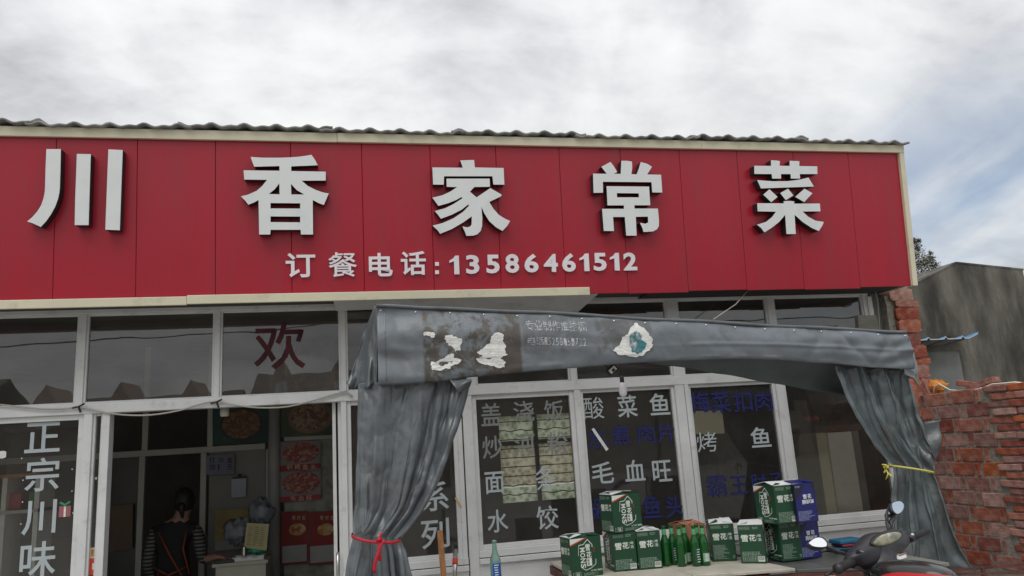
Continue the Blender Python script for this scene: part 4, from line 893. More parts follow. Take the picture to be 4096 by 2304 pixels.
def narrow_print(mb, P, w_, barcode=True, long=False):
    """P origin at lower-left of face"""
    txt(mb, '雪', .02, P, w_*.10, BH*.56, w_*.38, BH*.74); txt(mb, '花', .02, P, w_*.41, BH*.575, w_*.68, BH*.75)
    rectp(mb, P, w_*.715, BH*.575, w_*.722, BH*.74)
    txt(mb, '啤', .0, P, w_*.76, BH*.67, w_*.89, BH*.755); txt(mb, '酒', .0, P, w_*.76, BH*.575, w_*.89, BH*.655)
    for i in range(5):
        x = w_*(.05+i*.088); linep(mb, P, [(x, BH*.875), (x+w_*.08, BH*.875), (x+w_*.08, BH*.95), (x, BH*.95), (x, BH*.875)], .0012, 1); rectp(mb, P, x+w_*.03, BH*.89, x+w_*.05, BH*.935, 1)
    fine_print(mb, P, w_*.58, w_*.95, BH*.88, BH*.955, 2, 1, 3)
    if long: fine_print(mb, P, w_*.08, w_*.72, BH*.06, BH*.44, 14, 1, 5); fine_print(mb, P, w_*.84, w_*.97, BH*.07, BH*.15, 3, 1, 6)
    else: fine_print(mb, P, w_*.08, w_*.92, BH*.05, BH*.31, 8, 1, 5)
    if barcode and not long:
        rectp(mb, P, w_*.68, BH*.05, w_*.94, BH*.19, 0, .0004)
        for i in range(9): x = w_*(.70+i*.025); rectp(mb, P, x, BH*.08, x+w_*.012, BH*.18, 2, .0009)
def wide_print(mb, P, w_):
    for i, ch in enumerate('MONS'):
        txt(mb, ch, .02, P, w_*(.30), BH*(.74-.135*i-.12)+.003, w_*.46, BH*(.74-.135*i)+.001, 0, rot=1)
    rectp(mb, P, w_*.49, BH*.27, w_*.66, BH*.46, 0)
    txt(mb, '啤', .0, P, w_*.51, BH*.37, w_*.58, BH*.44, 2, dd=.001); txt(mb, '酒', .0, P, w_*.51, BH*.29, w_*.58, BH*.36, 2, dd=.001)
    txt(mb, '雪', .02, P, w_*.48, BH*.65, w_*.63, BH*.82); txt(mb, '花', .02, P, w_*.50, BH*.47, w_*.66, BH*.63)
    linep(mb, P, [(w_*.28, BH*.81), (w_*.42, BH*.82), (w_*.56, BH*.94), (w_*.70, BH*.80), (w_*.70, BH*.74)], .005)
    linep(mb, P, [(w_*.27, BH*.80), (w_*.24, BH*.55)], .003); linep(mb, P, [(w_*.79, BH*.42), (w_*.78, BH*.30), (w_*.62, BH*.21), (w_*.45, BH*.17), (w_*.36, BH*.22)], .004)
    txt(mb, '1', .02, P, w_*.14, BH*.05, w_*.17, BH*.115); txt(mb, '2', .02, P, w_*.18, BH*.05, w_*.24, BH*.115); linep(mb, P, [(w_*.12, BH*.03), (w_*.28, BH*.03), (w_*.28, BH*.14), (w_*.12, BH*.14), (w_*.12, BH*.03)], .0016)
    fine_print(mb, P, w_*.03, w_*.09, BH*.03, BH*.14, 4, 1, 8)
    for i, ch in enumerate('LIGHTBEER'):
        x = w_*(.62+i*.04+(.015 if i > 4 else 0)); txt(mb, ch, .02, P, x, BH*.13, x+w_*(.012 if ch == 'I' else .03), BH*.165)
    fine_print(mb, P, w_*.38, w_*.97, BH*.03, BH*.105, 3, 1, 9)
    mb.add([P(0, BH*.80), P(0, BH*.985), P(w_*.55, BH*.985)], [(0, 1, 2)], 0); mb.add([P(0, BH*.80, .0003), P(w_*.55, BH*.985, .0003), P(w_*.47, BH*.985, .0003), P(0, BH*.835, .0003)], [(0, 1, 2, 3)], 3)
    txt(mb, '啤', .0, P, w_*.73, BH*.67, w_*.77, BH*.72, 3); txt(mb, '酒', .0, P, w_*.73, BH*.61, w_*.77, BH*.66, 3)
def carton(kind, front, loc, rz, label, group, flaps=0, seed=0, long=False):
    """front = 'wide' or 'narrow' face towards local -Y; origin at base front-left corner"""
    W_, D_ = (BW_, BN) if front == 'wide' else (BN, BW_)
    t_ = thing('beer_carton' if kind != 'brown' else 'cardboard_carton', label, 'box', loc, rz, group)
    base = {'green': M_green, 'blue': M_bluec, 'brown': M_brown}[kind]
    rd = random.Random(seed)
    mb = MB(); mb.box((0, 0, 0), (W_, D_, BH-.001)); bv = rd.uniform(-.002, .002)
    o = part('body', mb, [base], t_, local=True); soften(o, .004, 2, 30)
    Z = Vector((0, 0, 0)); PF = face_fn(Vector((0, 0, 0)), Vector((1, 0, 0)), Vector((0, -1, 0))); PS = face_fn(Vector((0, D_, 0)), Vector((0, -1, 0)), Vector((-1, 0, 0))); PR = face_fn(Vector((W_, 0, 0)), Vector((0, 1, 0)), Vector((1, 0, 0)))
    if kind == 'green':
        p = MB()
        if front == 'wide': wide_print(p, PF, W_); narrow_print(p, PS, D_); narrow_print(p, PR, D_)
        else: narrow_print(p, PF, W_, long=long); wide_print(p, PS, D_); wide_print(p, PR, D_)
        part('fine_print', p, [M_cream, M_dim, M_greend, M_pinkred], t_, local=True, kind='stuff')
        for q_, mi in PCH: part('printed_character', q_, [M_cream, M_dim, M_greend, M_pinkred][mi], t_, local=True)
        PCH.clear()
    if kind == 'blue':
        p = MB(); txt(p, '雪', .02, PF, W_*.38, BH*.60, W_*.56, BH*.72); txt(p, '花', .02, PF, W_*.60, BH*.61, W_*.78, BH*.73)
        for i, ch in enumerate('勇闯天涯'): txt(p, ch, .02, PF, W_*(.30+.14*i), BH*.47+.001*i, W_*(.45+.14*i), BH*.58)
        fine_print(p, PF, W_*.06, W_*.9, BH*.05, BH*.3, 8, 1, 12); fine_print(p, PF, W_*.05, W_*.4, BH*.9, BH*.96, 2, 1, 13)
        p.add([PF(0, BH*.55, -.0006), PF(W_*.55, BH*.985, -.0006), PF(0, BH*.985, -.0006)], [(0, 1, 2)], 2); p.add([PF(W_*.8, BH*.985, -.0006), PF(W_, BH*.7, -.0006), PF(W_, BH*.985, -.0006)], [(0, 1, 2)], 2)
        p.add([PS(0, 0, -.0006), PS(D_, 0, -.0006), PS(D_, BH-.003, -.0006), PS(0, BH-.003, -.0006)], [(0, 1, 2, 3)], 2)
        part('fine_print', p, [M_flapw, mat('print_blue_dim', (.30, .34, .55), .6), M_navy], t_, local=True, kind='stuff')
        for q_, mi in PCH: part('printed_character', q_, M_flapw, t_, local=True)
        PCH.clear()
    # dark plate on the closed body paints the shaded inside; then flaps
    p = MB(); p.box((.006, .006, BH-.001), (W_-.006, D_-.006, BH+.0006)); part('shaded_top_plate', p, M_greend if kind != 'brown' else mat('shaded_inside_brown', (.12, .06, .035), .9), t_, local=True)
    if flaps:
        inner = M_flapw if kind != 'brown' else M_brown
        for i, (hinge, dv, ln, tilt) in enumerate(((((0, 0), (W_, 0)), (0, 1), D_*.48, .08+rd.uniform(0, .14)), (((W_, D_), (0, D_)), (0, -1), D_*.48, .06+rd.uniform(0, .2)), (((0, D_), (0, 0)), (1, 0), W_*.4, .05+rd.uniform(0, .25)), (((W_, 0), (W_, D_)), (-1, 0), W_*.4, .04+rd.uniform(0, .15)))):
            (a0, a1), (b0, b1) = hinge; dz = math.sin(tilt)*ln; dd = math.cos(tilt)*ln
            a = Vector((a0, a1, BH+.0015+.001*i)); b_ = Vector((b0, b1, BH+.0015+.001*i)); o_ = Vector((dv[0]*dd, dv[1]*dd, dz)); sk = (b_-a)*.06
            f_ = MB(); f_.add([a, b_, b_+o_-sk+Vector((0, 0, rd.uniform(-.01, .012))), a+o_+sk], [(0, 1, 2, 3)]); x_ = part('flap', f_, inner if (i+seed) % 3 != 1 else base, t_, local=True); thick(x_, .003)
    return t_
G = 'green beer cartons on the counter'
def base_at(c, z=zC): p = PZ(*c, z); return (p.x, p.y, z)
zUp = zC+BH+.003
carton('green', 'wide', base_at((2200+322/3.587, 1900+1490/3.587)), R_(9), 'green beer carton with open torn flaps, leftmost on the counter', G, 1, 1)
b3 = base_at(cB1(930, 1395)); carton('green', 'narrow', b3, R_(-2), 'green beer carton under the left half of the raised one', G, 0, 2)
b4 = base_at(cB1(1283, 1365)); carton('green', 'narrow', b4, R_(-4), 'green beer carton between the raised one and the bottles, white flap up', G, 1, 3)
b2 = PZ(*cB1(928, 838), zUp); carton('green', 'wide', (b2.x, b2.y, zUp), R_(13), 'green beer carton with snow peak print, raised on the left stack', G, 1, 4)
carton('green', 'narrow', base_at(cB2(545, 1245)), R_(-19), 'green beer carton between brown box and right stacks, without barcode', G, 1, 5, long=True)
carton('green', 'narrow', base_at(cB2(955, 1270)), R_(-34), 'green beer carton turned sideways just left of the stacked pair', G, 1, 6)
b7 = base_at(cB2(1548, 1247)); carton('green', 'narrow', b7, R_(5), 'green beer carton at the bottom of the right green stack', G, 0, 7, long=True)
b8 = PZ(*cB2(1482, 716), zUp); carton('green', 'narrow', (b8.x, b8.y, zUp), R_(6), 'green beer carton on top of the right stack with raised flap', G, 1, 8)
G2 = 'blue beer cartons stacked at the right'
carton('blue', 'narrow', base_at(cB2(1822, 1212)), R_(5), 'dark blue beer carton at the bottom of the blue stack', G2, 0, 9)
b9 = PZ(*cB2(1772, 693), zUp); carton('blue', 'narrow', (b9.x, b9.y, zUp), R_(6), 'dark blue beer carton on top with white flaps open', G2, 1, 10)
carton('brown', 'narrow', base_at(cB1(1995, 1275)), R_(8), 'plain brown cardboard box behind the green bottles', None, 1, 11)
# bottles
M_bottle = bpy.data.materials.new('green_bottle_glass'); M_bottle.use_nodes = True
bb = M_bottle.node_tree.nodes['Principled BSDF']; bb.inputs['Base Color'].default_value = (.008, .13, .022, 1); bb.inputs['Roughness'].default_value = .06; bb.inputs['Transmission Weight'].default_value = .45; bb.inputs['Specular IOR Level'].default_value = .6
BP = [(0, 0), (.030, 0), (.0345, .006), (.0345, .155), (.033, .172), (.026, .192), (.0175, .212), (.0150, .235), (.0135, .262), (.0135, .272), (.0155, .274), (.0155, .282), (.0125, .286), (0, .286)]
def bottle(loc, label, rz=0, m=None, lab=None, group='green beer bottles on the counter', neck=True):
    t_ = thing('beer_bottle', label, 'bottle', loc, rz, group)
    part('glass', MB().lathe(BP, 20), m or M_bottle, t_, local=True, smooth=True)
    if neck: part('neck_foil', MB().lathe([(.0168, .222), (.0164, .235), (.0152, .262)], 16), mat('foil_green', (.09, .34, .16), .4), t_, local=True, smooth=True)
    if lab:
        z0, z1, c0, c1, mm_ = lab
        q = MB(); q.grid(12, 2, lambda u, v: (.0352*math.cos(lerp(c0, c1, u)), .0352*math.sin(lerp(c0, c1, u)), lerp(z0, z1, v))); l_ = part('label', q, mm_, t_, local=True, smooth=True)
        p = MB(); rd = random.Random(int(loc[0]*1000))
        for i in range(6):
            zz_ = lerp(z0+.006, z1-.006, i/5.5); a0 = lerp(c0, c1, .2+.1*rd.random()); a1 = lerp(c0, c1, .6+.25*rd.random()); p.grid(5, 2, lambda u, v: (.0357*math.cos(lerp(a0, a1, u)), .0357*math.sin(lerp(a0, a1, u)), zz_+v*.005))
        part('label_print', p, M_cream, l_, local=True)
    return t_
A0, A1 = R_(225), R_(320)
M_lab = mat('label_dark', (.01, .06, .045), .5); M_lab2 = mat('label_pale', (.20, .36, .24), .6)
for (px, py), lb, lab in ((cB1(1680, 1303), 'green bottle beside the carton, leftmost of the group', None), (cB1(1790, 1285), 'green bottle with dark label, second from the left', (.03, .13, A0, A1, M_lab)), (cB1(1898, 1310), 'green bottle at the front middle with side label', (.02, .085, R_(290), R_(350), M_lab2)),
        (cB1(1972, 1278), 'green bottle behind the front middle one', (.02, .085, R_(240), R_(330), M_lab2)), (cB1(2112, 1306), 'green bottle with large mountain label before the brown box', (.025, .13, A0, A1, M_lab)), (cB1(2155, 1282), 'green bottle half hidden behind the mountain label one', None), (cB1(2238, 1297), 'bright green bottle at the right end of the group', (.03, .09, A0, A1, M_lab2))):
    bottle(base_at((px, py)), lb, random.uniform(-.2, .2), lab=lab)
# small parcel pile on the right of the counter
mb = MB(); p = base_at((3395, 2205)); c0 = Vector(p)
def rbox(c_, sx, sy, sz, rz_=0, tilt=0):
    m_ = Matrix.Translation(c_) @ Matrix.Rotation(rz_, 4, 'Z') @ Matrix.Rotation(tilt, 4, 'Y'); q = MB(); q.box((-sx/2, -sy/2, 0), (sx/2, sy/2, sz), M=m_); return q
for dz_, mm_, sx_, lb, cc in ((0, mat('blue_pack', (.01, .09, .14), .5), .24, 'flat teal package at the bottom of the pile on the counter', 0), (.035, mat('red_pack', (.30, .02, .04), .5), .2, 'thin red package between two blue ones', .03), (.055, mat('blue_pack2', (.015, .13, .24), .4), .22, 'blue package topmost beside the window sill', .02)):
    o = solo('package', rbox(c0+Vector((cc, .05, dz_)), sx_, .13, .032 if dz_ != .035 else .018, .1+dz_), mm_, lb, 'package'); soften(o, .01, 3)
mb = MB(); pts = [c0+Vector((-.28+.5*(i/30)+.05*math.sin(i*.9), -.1+.09*math.cos(i*.7), .01+.03*abs(math.sin(i*.35)))) for i in range(31)]; mb.tube(pts, .005, 6); solo('black_cable', mb, M_black, 'tangled black cable lying beside the blue packages', 'cable', smooth=True)
# foreground left: bottle with a blue label on a low stool
yb_ = -1.5; pb_ = PY(1987, 2352, yb_)
st = thing('stool', 'low wooden stool just below the picture edge holding one bottle', 'stool', (pb_.x, yb_, 0))
q = MB(); q.box((-.18, -.14, pb_.z-.03), (.18, .14, pb_.z-.001)); part('seat', q, M_wood, st, local=True)
for sx_ in (-.15, .15):
    for sy_ in (-.11, .11): q = MB(); q.box((sx_-.02, sy_-.02, 0), (sx_+.02, sy_+.02, pb_.z-.03)); part('leg', q, M_wood, st, local=True)
M_clear = bpy.data.materials.new('pale_bottle_glass'); M_clear.use_nodes = True; bb = M_clear.node_tree.nodes['Principled BSDF']; bb.inputs['Base Color'].default_value = (.32, .55, .48, 1); bb.inputs['Roughness'].default_value = .06; bb.inputs['Transmission Weight'].default_value = .75
bottle((pb_.x, yb_, pb_.z), 'pale green bottle with blue label standing before the left window', 0, M_clear, (.06, .15, A0, A1, mat('label_blue', (.01, .08, .35), .5)), None, False)
# leaning stick and steel pole
mb = MB(); a = PY(*cD(755, 1120), -.22); b_ = PY(*cD(783, 1449), -.34); d_ = (b_-a).normalized(); b2_ = b_+d_*(b_.z/abs(d_.z)); 
q_ = Vector((1, 0, 0)); 
mb.add([a+q_*s1*.022+Vector((0, s2*.012, 0)) for s1, s2 in ((-1, -1), (1, -1), (1, 1), (-1, 1))]+[b2_+q_*s1*.022+Vector((0, s2*.012, 0)) for s1, s2 in ((-1, -1), (1, -1), (1, 1), (-1, 1))], [(0, 1, 2, 3), (7, 6, 5, 4), (4, 5, 1, 0), (5, 6, 2, 1), (6, 7, 3, 2), (7, 4, 0, 3)])
o = solo('wooden_stick', mb, M_wood, 'brown wooden batten leaning against the window base', 'stick'); soften(o, .004)
pole = thing('steel_pole', 'shiny telescopic pole with red collar leaning by the window', 'pole', tuple(PY(*cD(862, 1449), -.3)))
a = PY(*cD(871, 1195), -.16); b_ = PY(*cD(862, 1449), -.3); b2_ = b_+(b_-a).normalized()*(b_.z/abs((b_-a).normalized().z))
part('tube', MB().tube([a, b2_], .011, 10), M_steel, pole, smooth=True)
for f_, l_, r_, mm_ in ((.0, .06, .013, M_dark), (.26, .24, .018, M_steel), (.52, .05, .022, M_pinkred)):
    p = a.lerp(b_, f_); part('collar', MB().tube([p, p+(b_-a).normalized()*l_], r_, 12), mm_, pole, smooth=True)
mb = MB(); pl = [cD(860, 885), cD(876, 880), cD(914, 952), cD(900, 962)]
mb.poly([[Vector((PY(*p, -.07).x, PY(*p, -.07).z)) for p in pl]], lambda p, d: Vector((p[0], -.07-d, p[1])), 0, .02, 0, 0); solo('wood_wedge', mb, mat('pale_wood', (.5, .38, .2), .7), 'small pale wooden wedge stuck in the window frame', 'wedge')
# hanging bulb and card
bq = PY(*cL2(1492, 470), yA+.3)
bl = thing('light_bulb', 'unlit white light bulb hanging below the awning', 'bulb', tuple(bq), 0)
part('socket', MB().lathe([(.0, .045), (.012, .04), (.017, .02), (.017, -.012), (.015, -.015)], 12), M_dark, bl, local=True, smooth=True)
part('globe', MB().lathe([(.018, -.012), (.028, -.03), (.031, -.05), (.031, -.09), (.027, -.108), (.016, -.118), (0, -.121)], 18), [mat('bulb_white', (.82, .80, .86), .3, var=.03)], bl, local=True, smooth=True)
part('cord', MB().tube([(0, 0, .04), (-.01, .0, .15), (-.05, 0, .3)], .003, 5), M_black, bl, local=True)
cq = PY(*cL2(1440, 412), yA+.12)
q = rbox(cq, .10, .03, .002, 0, 0); mb = MB(); Mx = Matrix.Translation(cq) @ Matrix.Rotation(R_(-38), 4, 'Y')
mb.box((-.045, -.012, -.03), (.045, .01, .03), 0, Mx); mb.box((-.03, -.0145, -.022), (.032, -.0125, .012), 1, Mx); mb.box((-.01, -.0165, -.02), (.015, -.015, 0), 0, Mx); mb.box((-.02, .0, .03), (-.012, .008, .12), 0, Mx)
solo('junction_box', mb, [M_black, M_paper], 'small black and white box hanging tilted under the awning edge', 'box')
# cable swooping along the transom rail
mb = MB(); cpts = [cA(-400, 10), cA(0, 38), cA(200, 62), cA(400, 76), cA(560, 70), cA(650, 55), (*cL1(500, 622),), (*cL1(620, 640),), (*cL1(760, 640),), (*cL1(900, 618),), (*cL1(1000, 588),), (*cL1(1088, 572),), (*cL1(1180, 590),), (*cL1(1300, 604),), (*cL1(1450, 598),), (*cL1(1600, 560),), (*cL1(1720, 525),), (*cL2(110, 527),), (*cL2(150, 560),)]
P3 = [PY(*c_, -.075) for c_ in cpts]; sm_ = []
for a, b_, c_, d_ in zip([P3[0]]+P3, P3, P3[1:], P3[2:]+[P3[-1]]):
    for t_ in (0, .33, .66): t2, t3 = t_*t_, t_**3; sm_.append(.5*((2*b_)+(-a+c_)*t_+(2*a-5*b_+4*c_-d_)*t2+(-a+3*b_-3*c_+d_)*t3))
cb = thing('power_cable', 'pale cable sagging along the white transom rail over the door', 'cable', tuple(P3[5]))
part('cable', mb.tube(sm_, .0065, 6), M_cable, cb, smooth=True)
for c_ in ((cL1(395, 598)), cL1(1088, 575)):
    p = PY(*c_, -.08); mb = MB(); mb.tube([p+Vector((-.045, 0, -.01)), p, p+Vector((.04, 0, .02))], .007, 5); mb.tube([p, p+Vector((.015, 0, -.045))], .008, 5); part('cable_tie', mb, M_black, cb)
wp = [PY(*cL3(505, 0), -.3), PY(*cL3(430, 85), -.5), PY(*cL3(318, 160), -1.0)]; mb = MB(); mb.tube(wp, .004, 5); solo('thin_wire', mb, M_cable, 'thin wire from the sign down to the awning top edge', 'wire')
wp = [PY(*cG(140, 60), -.1), PY(*cG(170, 180), -.1), PY(*cG(185, 360), -.1), PY(*cG(200, 560), -.1)]; mb = MB(); mb.tube(wp, .004, 5); solo('hanging_wire', mb, M_cable, 'wire hanging down the grey pier beside the broken bricks', 'wire')
# ceiling lamp holder at door
p = PY(*cL1(1128, 635), .25); mb = MB(); mb.lathe([(0, .05), (.035, .05), (.037, -.005), (.03, -.02), (0, -.022)], 16, p); solo('porch_lamp', mb, mat('lamp_cream', (.6, .58, .5), .5), 'small cream cylindrical lamp under the rail above the door', 'lamp', smooth=True)

# ================================================================== INSIDE THE DOORWAY
yp = 2.5
def P2(c, y=yp): return PY(*c, y)
part_w = thing('interior_partition', 'dim aluminium and glass partition inside the doorway', 'partition', (P2(cL1(1000, 900)).x, yp, 0))
zh1 = P2(cL1(900, 808)).z; zh0 = P2(cL1(900, 838)).z
xl_, xr_ = P2(cL1(-300, 900)).x, P2(cL1(1690, 900)).x
def pbx(name, a, b, m, bev=.004): mb = MB(); mb.box(a, b); o = part(name, mb, m, part_w); soften(o, bev); return o
xc = P2(cL1(1380, 1000)).x
pbx('header_rail', (xl_, yp-.03, zh0), (xc-.1, yp+.03, zh1), M_inalu)
zh3 = P2(cL1(1530, 755)).z; pbx('header_rail', (xc+.1, yp-.032, zh3-.03), (xr_, yp+.028, zh3+.02), M_inalu)
for c, za, zb_ in ((722, zh1, 3.04), (1052, zh1, 3.04), (712, .06, zh0), (1022, .06, zh0), (1350, .06, zh0)):
    x = P2(cL1(c, 1000)).x; pbx('post', (x-.03, yp-.028, za), (x+.03, yp+.028, zb_), M_inalu)
x = P2(cL1(560, 1000)).x; pbx('post', (x-.3, yp-.026, .06), (x-.24, yp+.026, zh0), M_inalu)
mb = MB(); mb.tube([(xc, yp-.06, .06), (xc, yp-.06, 3.05)], .065, 20); part('column', mb, mat('column_grey', (.34, .34, .33), .5), part_w, smooth=True)
gx0 = P2(cL1(1050, 1000)).x; q = MB(); q.box((gx0, yp-.004, .5), (xc-.1, yp+.004, zh0)); part('pane', q, mat('frosted_screen', (.17, .17, .15), .4), part_w)
q = MB(); q.box((xc+.1, yp-.004, .3), (xr_, yp+.004, 3.04)); part('pane', q, mat('spotted_screen', (.24, .25, .21), .5, var=.4, vs=9), part_w)
q = MB(); q.box((xl_, yp-.004, .5), (P2(cL1(700, 1000)).x, yp+.004, zh0)); part('pane', q, mat('smoke_screen', (.04, .04, .035), .3), part_w)
def poster(pts, conv, m, label, cat='poster', y=yp-.02, extra=None):
    w3 = [PY(*conv(*p), y) for p in pts]; c = sum(w3, Vector())/len(w3); t_ = thing('poster', label, cat, (c.x, y, c.z))
    mb = MB(); mb.poly([[Vector((p.x, p.z, 0)) for p in w3]], lambda p, d: Vector((p[0], y-d, p[1])), 0, .004, 0, 0); part('sheet', mb, m, t_); return t_
def blob(t_, cpx, rx, ry, conv, m, y, nm='printed_dish', n=28):
    c = PY(*conv(*cpx), y); e1 = abs(PY(*conv(cpx[0]+rx, cpx[1]), y).x-c.x); e2 = abs(PY(*conv(cpx[0], cpx[1]-ry), y).z-c.z)
    mb = MB(); mb.poly([[Vector((c.x+e1*math.cos(a*2*math.pi/n), c.z+e2*math.sin(a*2*math.pi/n), 0)) for a in range(n)]], lambda p, d: Vector((p[0], y-d, p[1])), 0, .003, 0, 0); part(nm, mb, m, t_)
def food(name, c1, c2, c3, s_=22):
    if name in MATS: return MATS[name]
    m = bpy.data.materials.new(name); m.use_nodes = True; t = m.node_tree; MATS[name] = m; b_ = t.nodes['Principled BSDF']; b_.inputs['Roughness'].default_value = .5
    tcn = N('ShaderNodeTexCoord', t); v_ = N('ShaderNodeTexVoronoi', t); v_.inputs['Scale'].default_value = s_; L(tcn.outputs['Object'], v_.inputs[0], t)
    sx_ = N('ShaderNodeSeparateColor', t); L(v_.outputs['Color'], sx_.inputs[0], t)
    rp = N('ShaderNodeValToRGB', t); rp.color_ramp.elements[0].color = (*c1, 1); rp.color_ramp.elements[1].color = (*c3, 1); rp.color_ramp.elements.new(.5).color = (*c2, 1); L(sx_.outputs[0], rp.inputs[0], t); L(rp.outputs[0], b_.inputs['Base Color'], t); return m
F1 = food('dish_red', (.16, .02, .02), (.30, .05, .04), (.42, .26, .20), 40); F2 = food('dish_brown', (.08, .03, .012), (.15, .06, .02), (.20, .13, .05), 36); 
t_ = poster([(1068, 602), (1345, 590), (1345, 778), (1068, 792)], cL1, mat('poster_teal', (.02, .06, .05), .6, var=.3), 'round dish picture on teal, high left of the grey column', y=yp-.05); blob(t_, (1213, 688), 108, 82, cL1, mat('pan_black', (.02, .018, .015), .5), yp-.056, 'printed_pan'); blob(t_, (1213, 686), 96, 72, cL1, F2, yp-.061)
t_ = poster([(1412, 585), (1690, 560), (1690, 740), (1412, 752)], cL1, mat('poster_olive', (.07, .09, .05), .6, var=.3), 'round dish picture high right of the grey column', y=yp-.05); blob(t_, (1560, 652), 112, 80, cL1, mat('plate_tan', (.20, .12, .07), .5), yp-.056, 'printed_plate'); blob(t_, (1560, 650), 98, 68, cL1, food('dish_cream', (.12, .04, .02), (.2, .11, .05), (.32, .26, .18), 34), yp-.061)
def caption(t_, s_, x0, y0, x1, y1, conv, y):
    mb = MB(); n_ = len(s_)
    for i, ch in enumerate(s_):
        xa_ = lerp(x0, x1, i/n_); xb_ = lerp(x0, x1, (i+.7)/n_); glyph_px(mb, ch, .01, conv(xa_, y0)+conv(xb_, y1), lambda px, py: PY(px, py, y), 0, .001)
    part('caption', mb, mat('caption_cream', (.6, .5, .3), .7), t_)
t_ = poster([(1408, 775), (1610, 768), (1610, 915), (1408, 922)], cL1, mat('poster_pale', (.24, .23, .22), .6, var=.15), 'upper red captioned dish poster right of the column', y=yp-.05); blob(t_, (1512, 830), 92, 52, cL1, F1, yp-.056)
mb = MB(); a = PY(*cL1(1408, 922), yp-.056); b_ = PY(*cL1(1610, 882), yp-.056); mb.box((a.x, yp-.058, a.z), (b_.x, yp-.055, b_.z)); part('caption_strip', mb, mat('strip_red', (.30, .02, .03), .6), t_); caption(t_, '剁椒鱼头', 1440, 888, 1600, 914, cL1, yp-.062)
t_ = poster([(1408, 925), (1612, 918), (1612, 1065), (1408, 1078)], cL1, MATS['poster_pale'], 'lower red captioned dish poster right of the column', y=yp-.05); blob(t_, (1512, 980), 95, 56, cL1, F1, yp-.056)
mb = MB(); a = PY(*cL1(1408, 1078), yp-.056); b_ = PY(*cL1(1612, 1038), yp-.056); mb.box((a.x, yp-.058, a.z), (b_.x, yp-.055, b_.z)); part('caption_strip', mb, mat('strip_pink', (.38, .03, .07), .6), t_); caption(t_, '毛血旺', 1458, 1045, 1580, 1070, cL1, yp-.062)
for (x0, x1, lb) in ((1412, 1546, 'red and gold calendar poster, left of the pair'), (1552, 1690, 'red and gold calendar poster, right of the pair')):
    t_ = poster([(x0, 1128), (x1, 1122), (x1, 1385), (x0, 1395)], cL1, mat('calendar_red', (.24, .02, .015), .6, var=.2), lb, y=yp-.05)
    mb = MB(); a = PY(*cL1(x0+6, 1385), yp-.056); b_ = PY(*cL1(x1-6, 1290), yp-.056); mb.box((a.x, yp-.058, a.z), (b_.x, yp-.055, b_.z)); part('date_pad', mb, mat('pad_grey', (.36, .37, .36), .7), t_)
    blob(t_, ((x0+x1)/2+15, 1215), 42, 30, cL1, food('gold_food', (.4, .06, .02), (.5, .28, .06), (.55, .45, .25)), yp-.058, 'printed_emblem'); caption(t_, '老村长', x0+55, 1145, x1-5, 1168, cL1, yp-.060)
t_ = poster([(1080, 1118), (1252, 1108), (1250, 1310), (1078, 1325)], cL1, mat('calendar_gold', (.34, .26, .10), .6, var=.25), 'yellow calendar poster left of the grey column', y=yp-.05)
blob(t_, (1165, 1200), 45, 40, cL1, F2, yp-.058, 'printed_emblem')
mb = MB(); a = PY(*cL1(1080, 1322), yp-.056); b_ = PY(*cL1(1250, 1262), yp-.056); mb.box((a.x, yp-.058, a.z), (b_.x, yp-.055, b_.z)); part('date_pad', mb, MATS['pad_grey'], t_)
t_ = poster([(555, 1100), (670, 1085), (665, 1310), (550, 1330)], cL1, mat('calendar_dim', (.12, .08, .05), .6, var=.25), 'dim calendar poster behind the left door post', y=yp-.05)
t_ = poster([(1035, 845), (1178, 838), (1176, 938), (1035, 940)], cL1, mat('notice_blue', (.20, .21, .27), .7), 'handwritten pale notice taped beside the inner door', 'notice', y=yp-.06)
mb = MB()
for s_, y0 in (('打包盒', 853), ('加1元', 888)):
    for i, ch in enumerate(s_): glyph_px(mb, ch, .01, cL1(1052+i*44, y0)+cL1(1052+i*44+(28 if ch != '1' else 6), y0+28), lambda px, py: PY(px, py, yp-.067), 0, .001)
part('handwriting', mb, mat('ink', (.04, .04, .10), .8), t_)
cbd = poster([(1163, 962), (1237, 955), (1235, 1050), (1163, 1056)], cL1, mat('paper_blue', (.42, .44, .52), .7), 'clipboard with white paper hanging by the column', 'clipboard', y=yp-.06); cbd.name = 'clipboard'
mb = MB(); a = PY(*cL1(1168, 962), yp-.07); b_ = PY(*cL1(1238, 948), yp-.07); mb.box((a.x, yp-.08, a.z), (b_.x, yp-.066, b_.z)); mb.tube([Vector(((a.x+b_.x)/2, yp-.07, b_.z)), Vector(((a.x+b_.x)/2, yp-.07, b_.z+.03))], .014, 8); part('clip', mb, M_black, cbd)
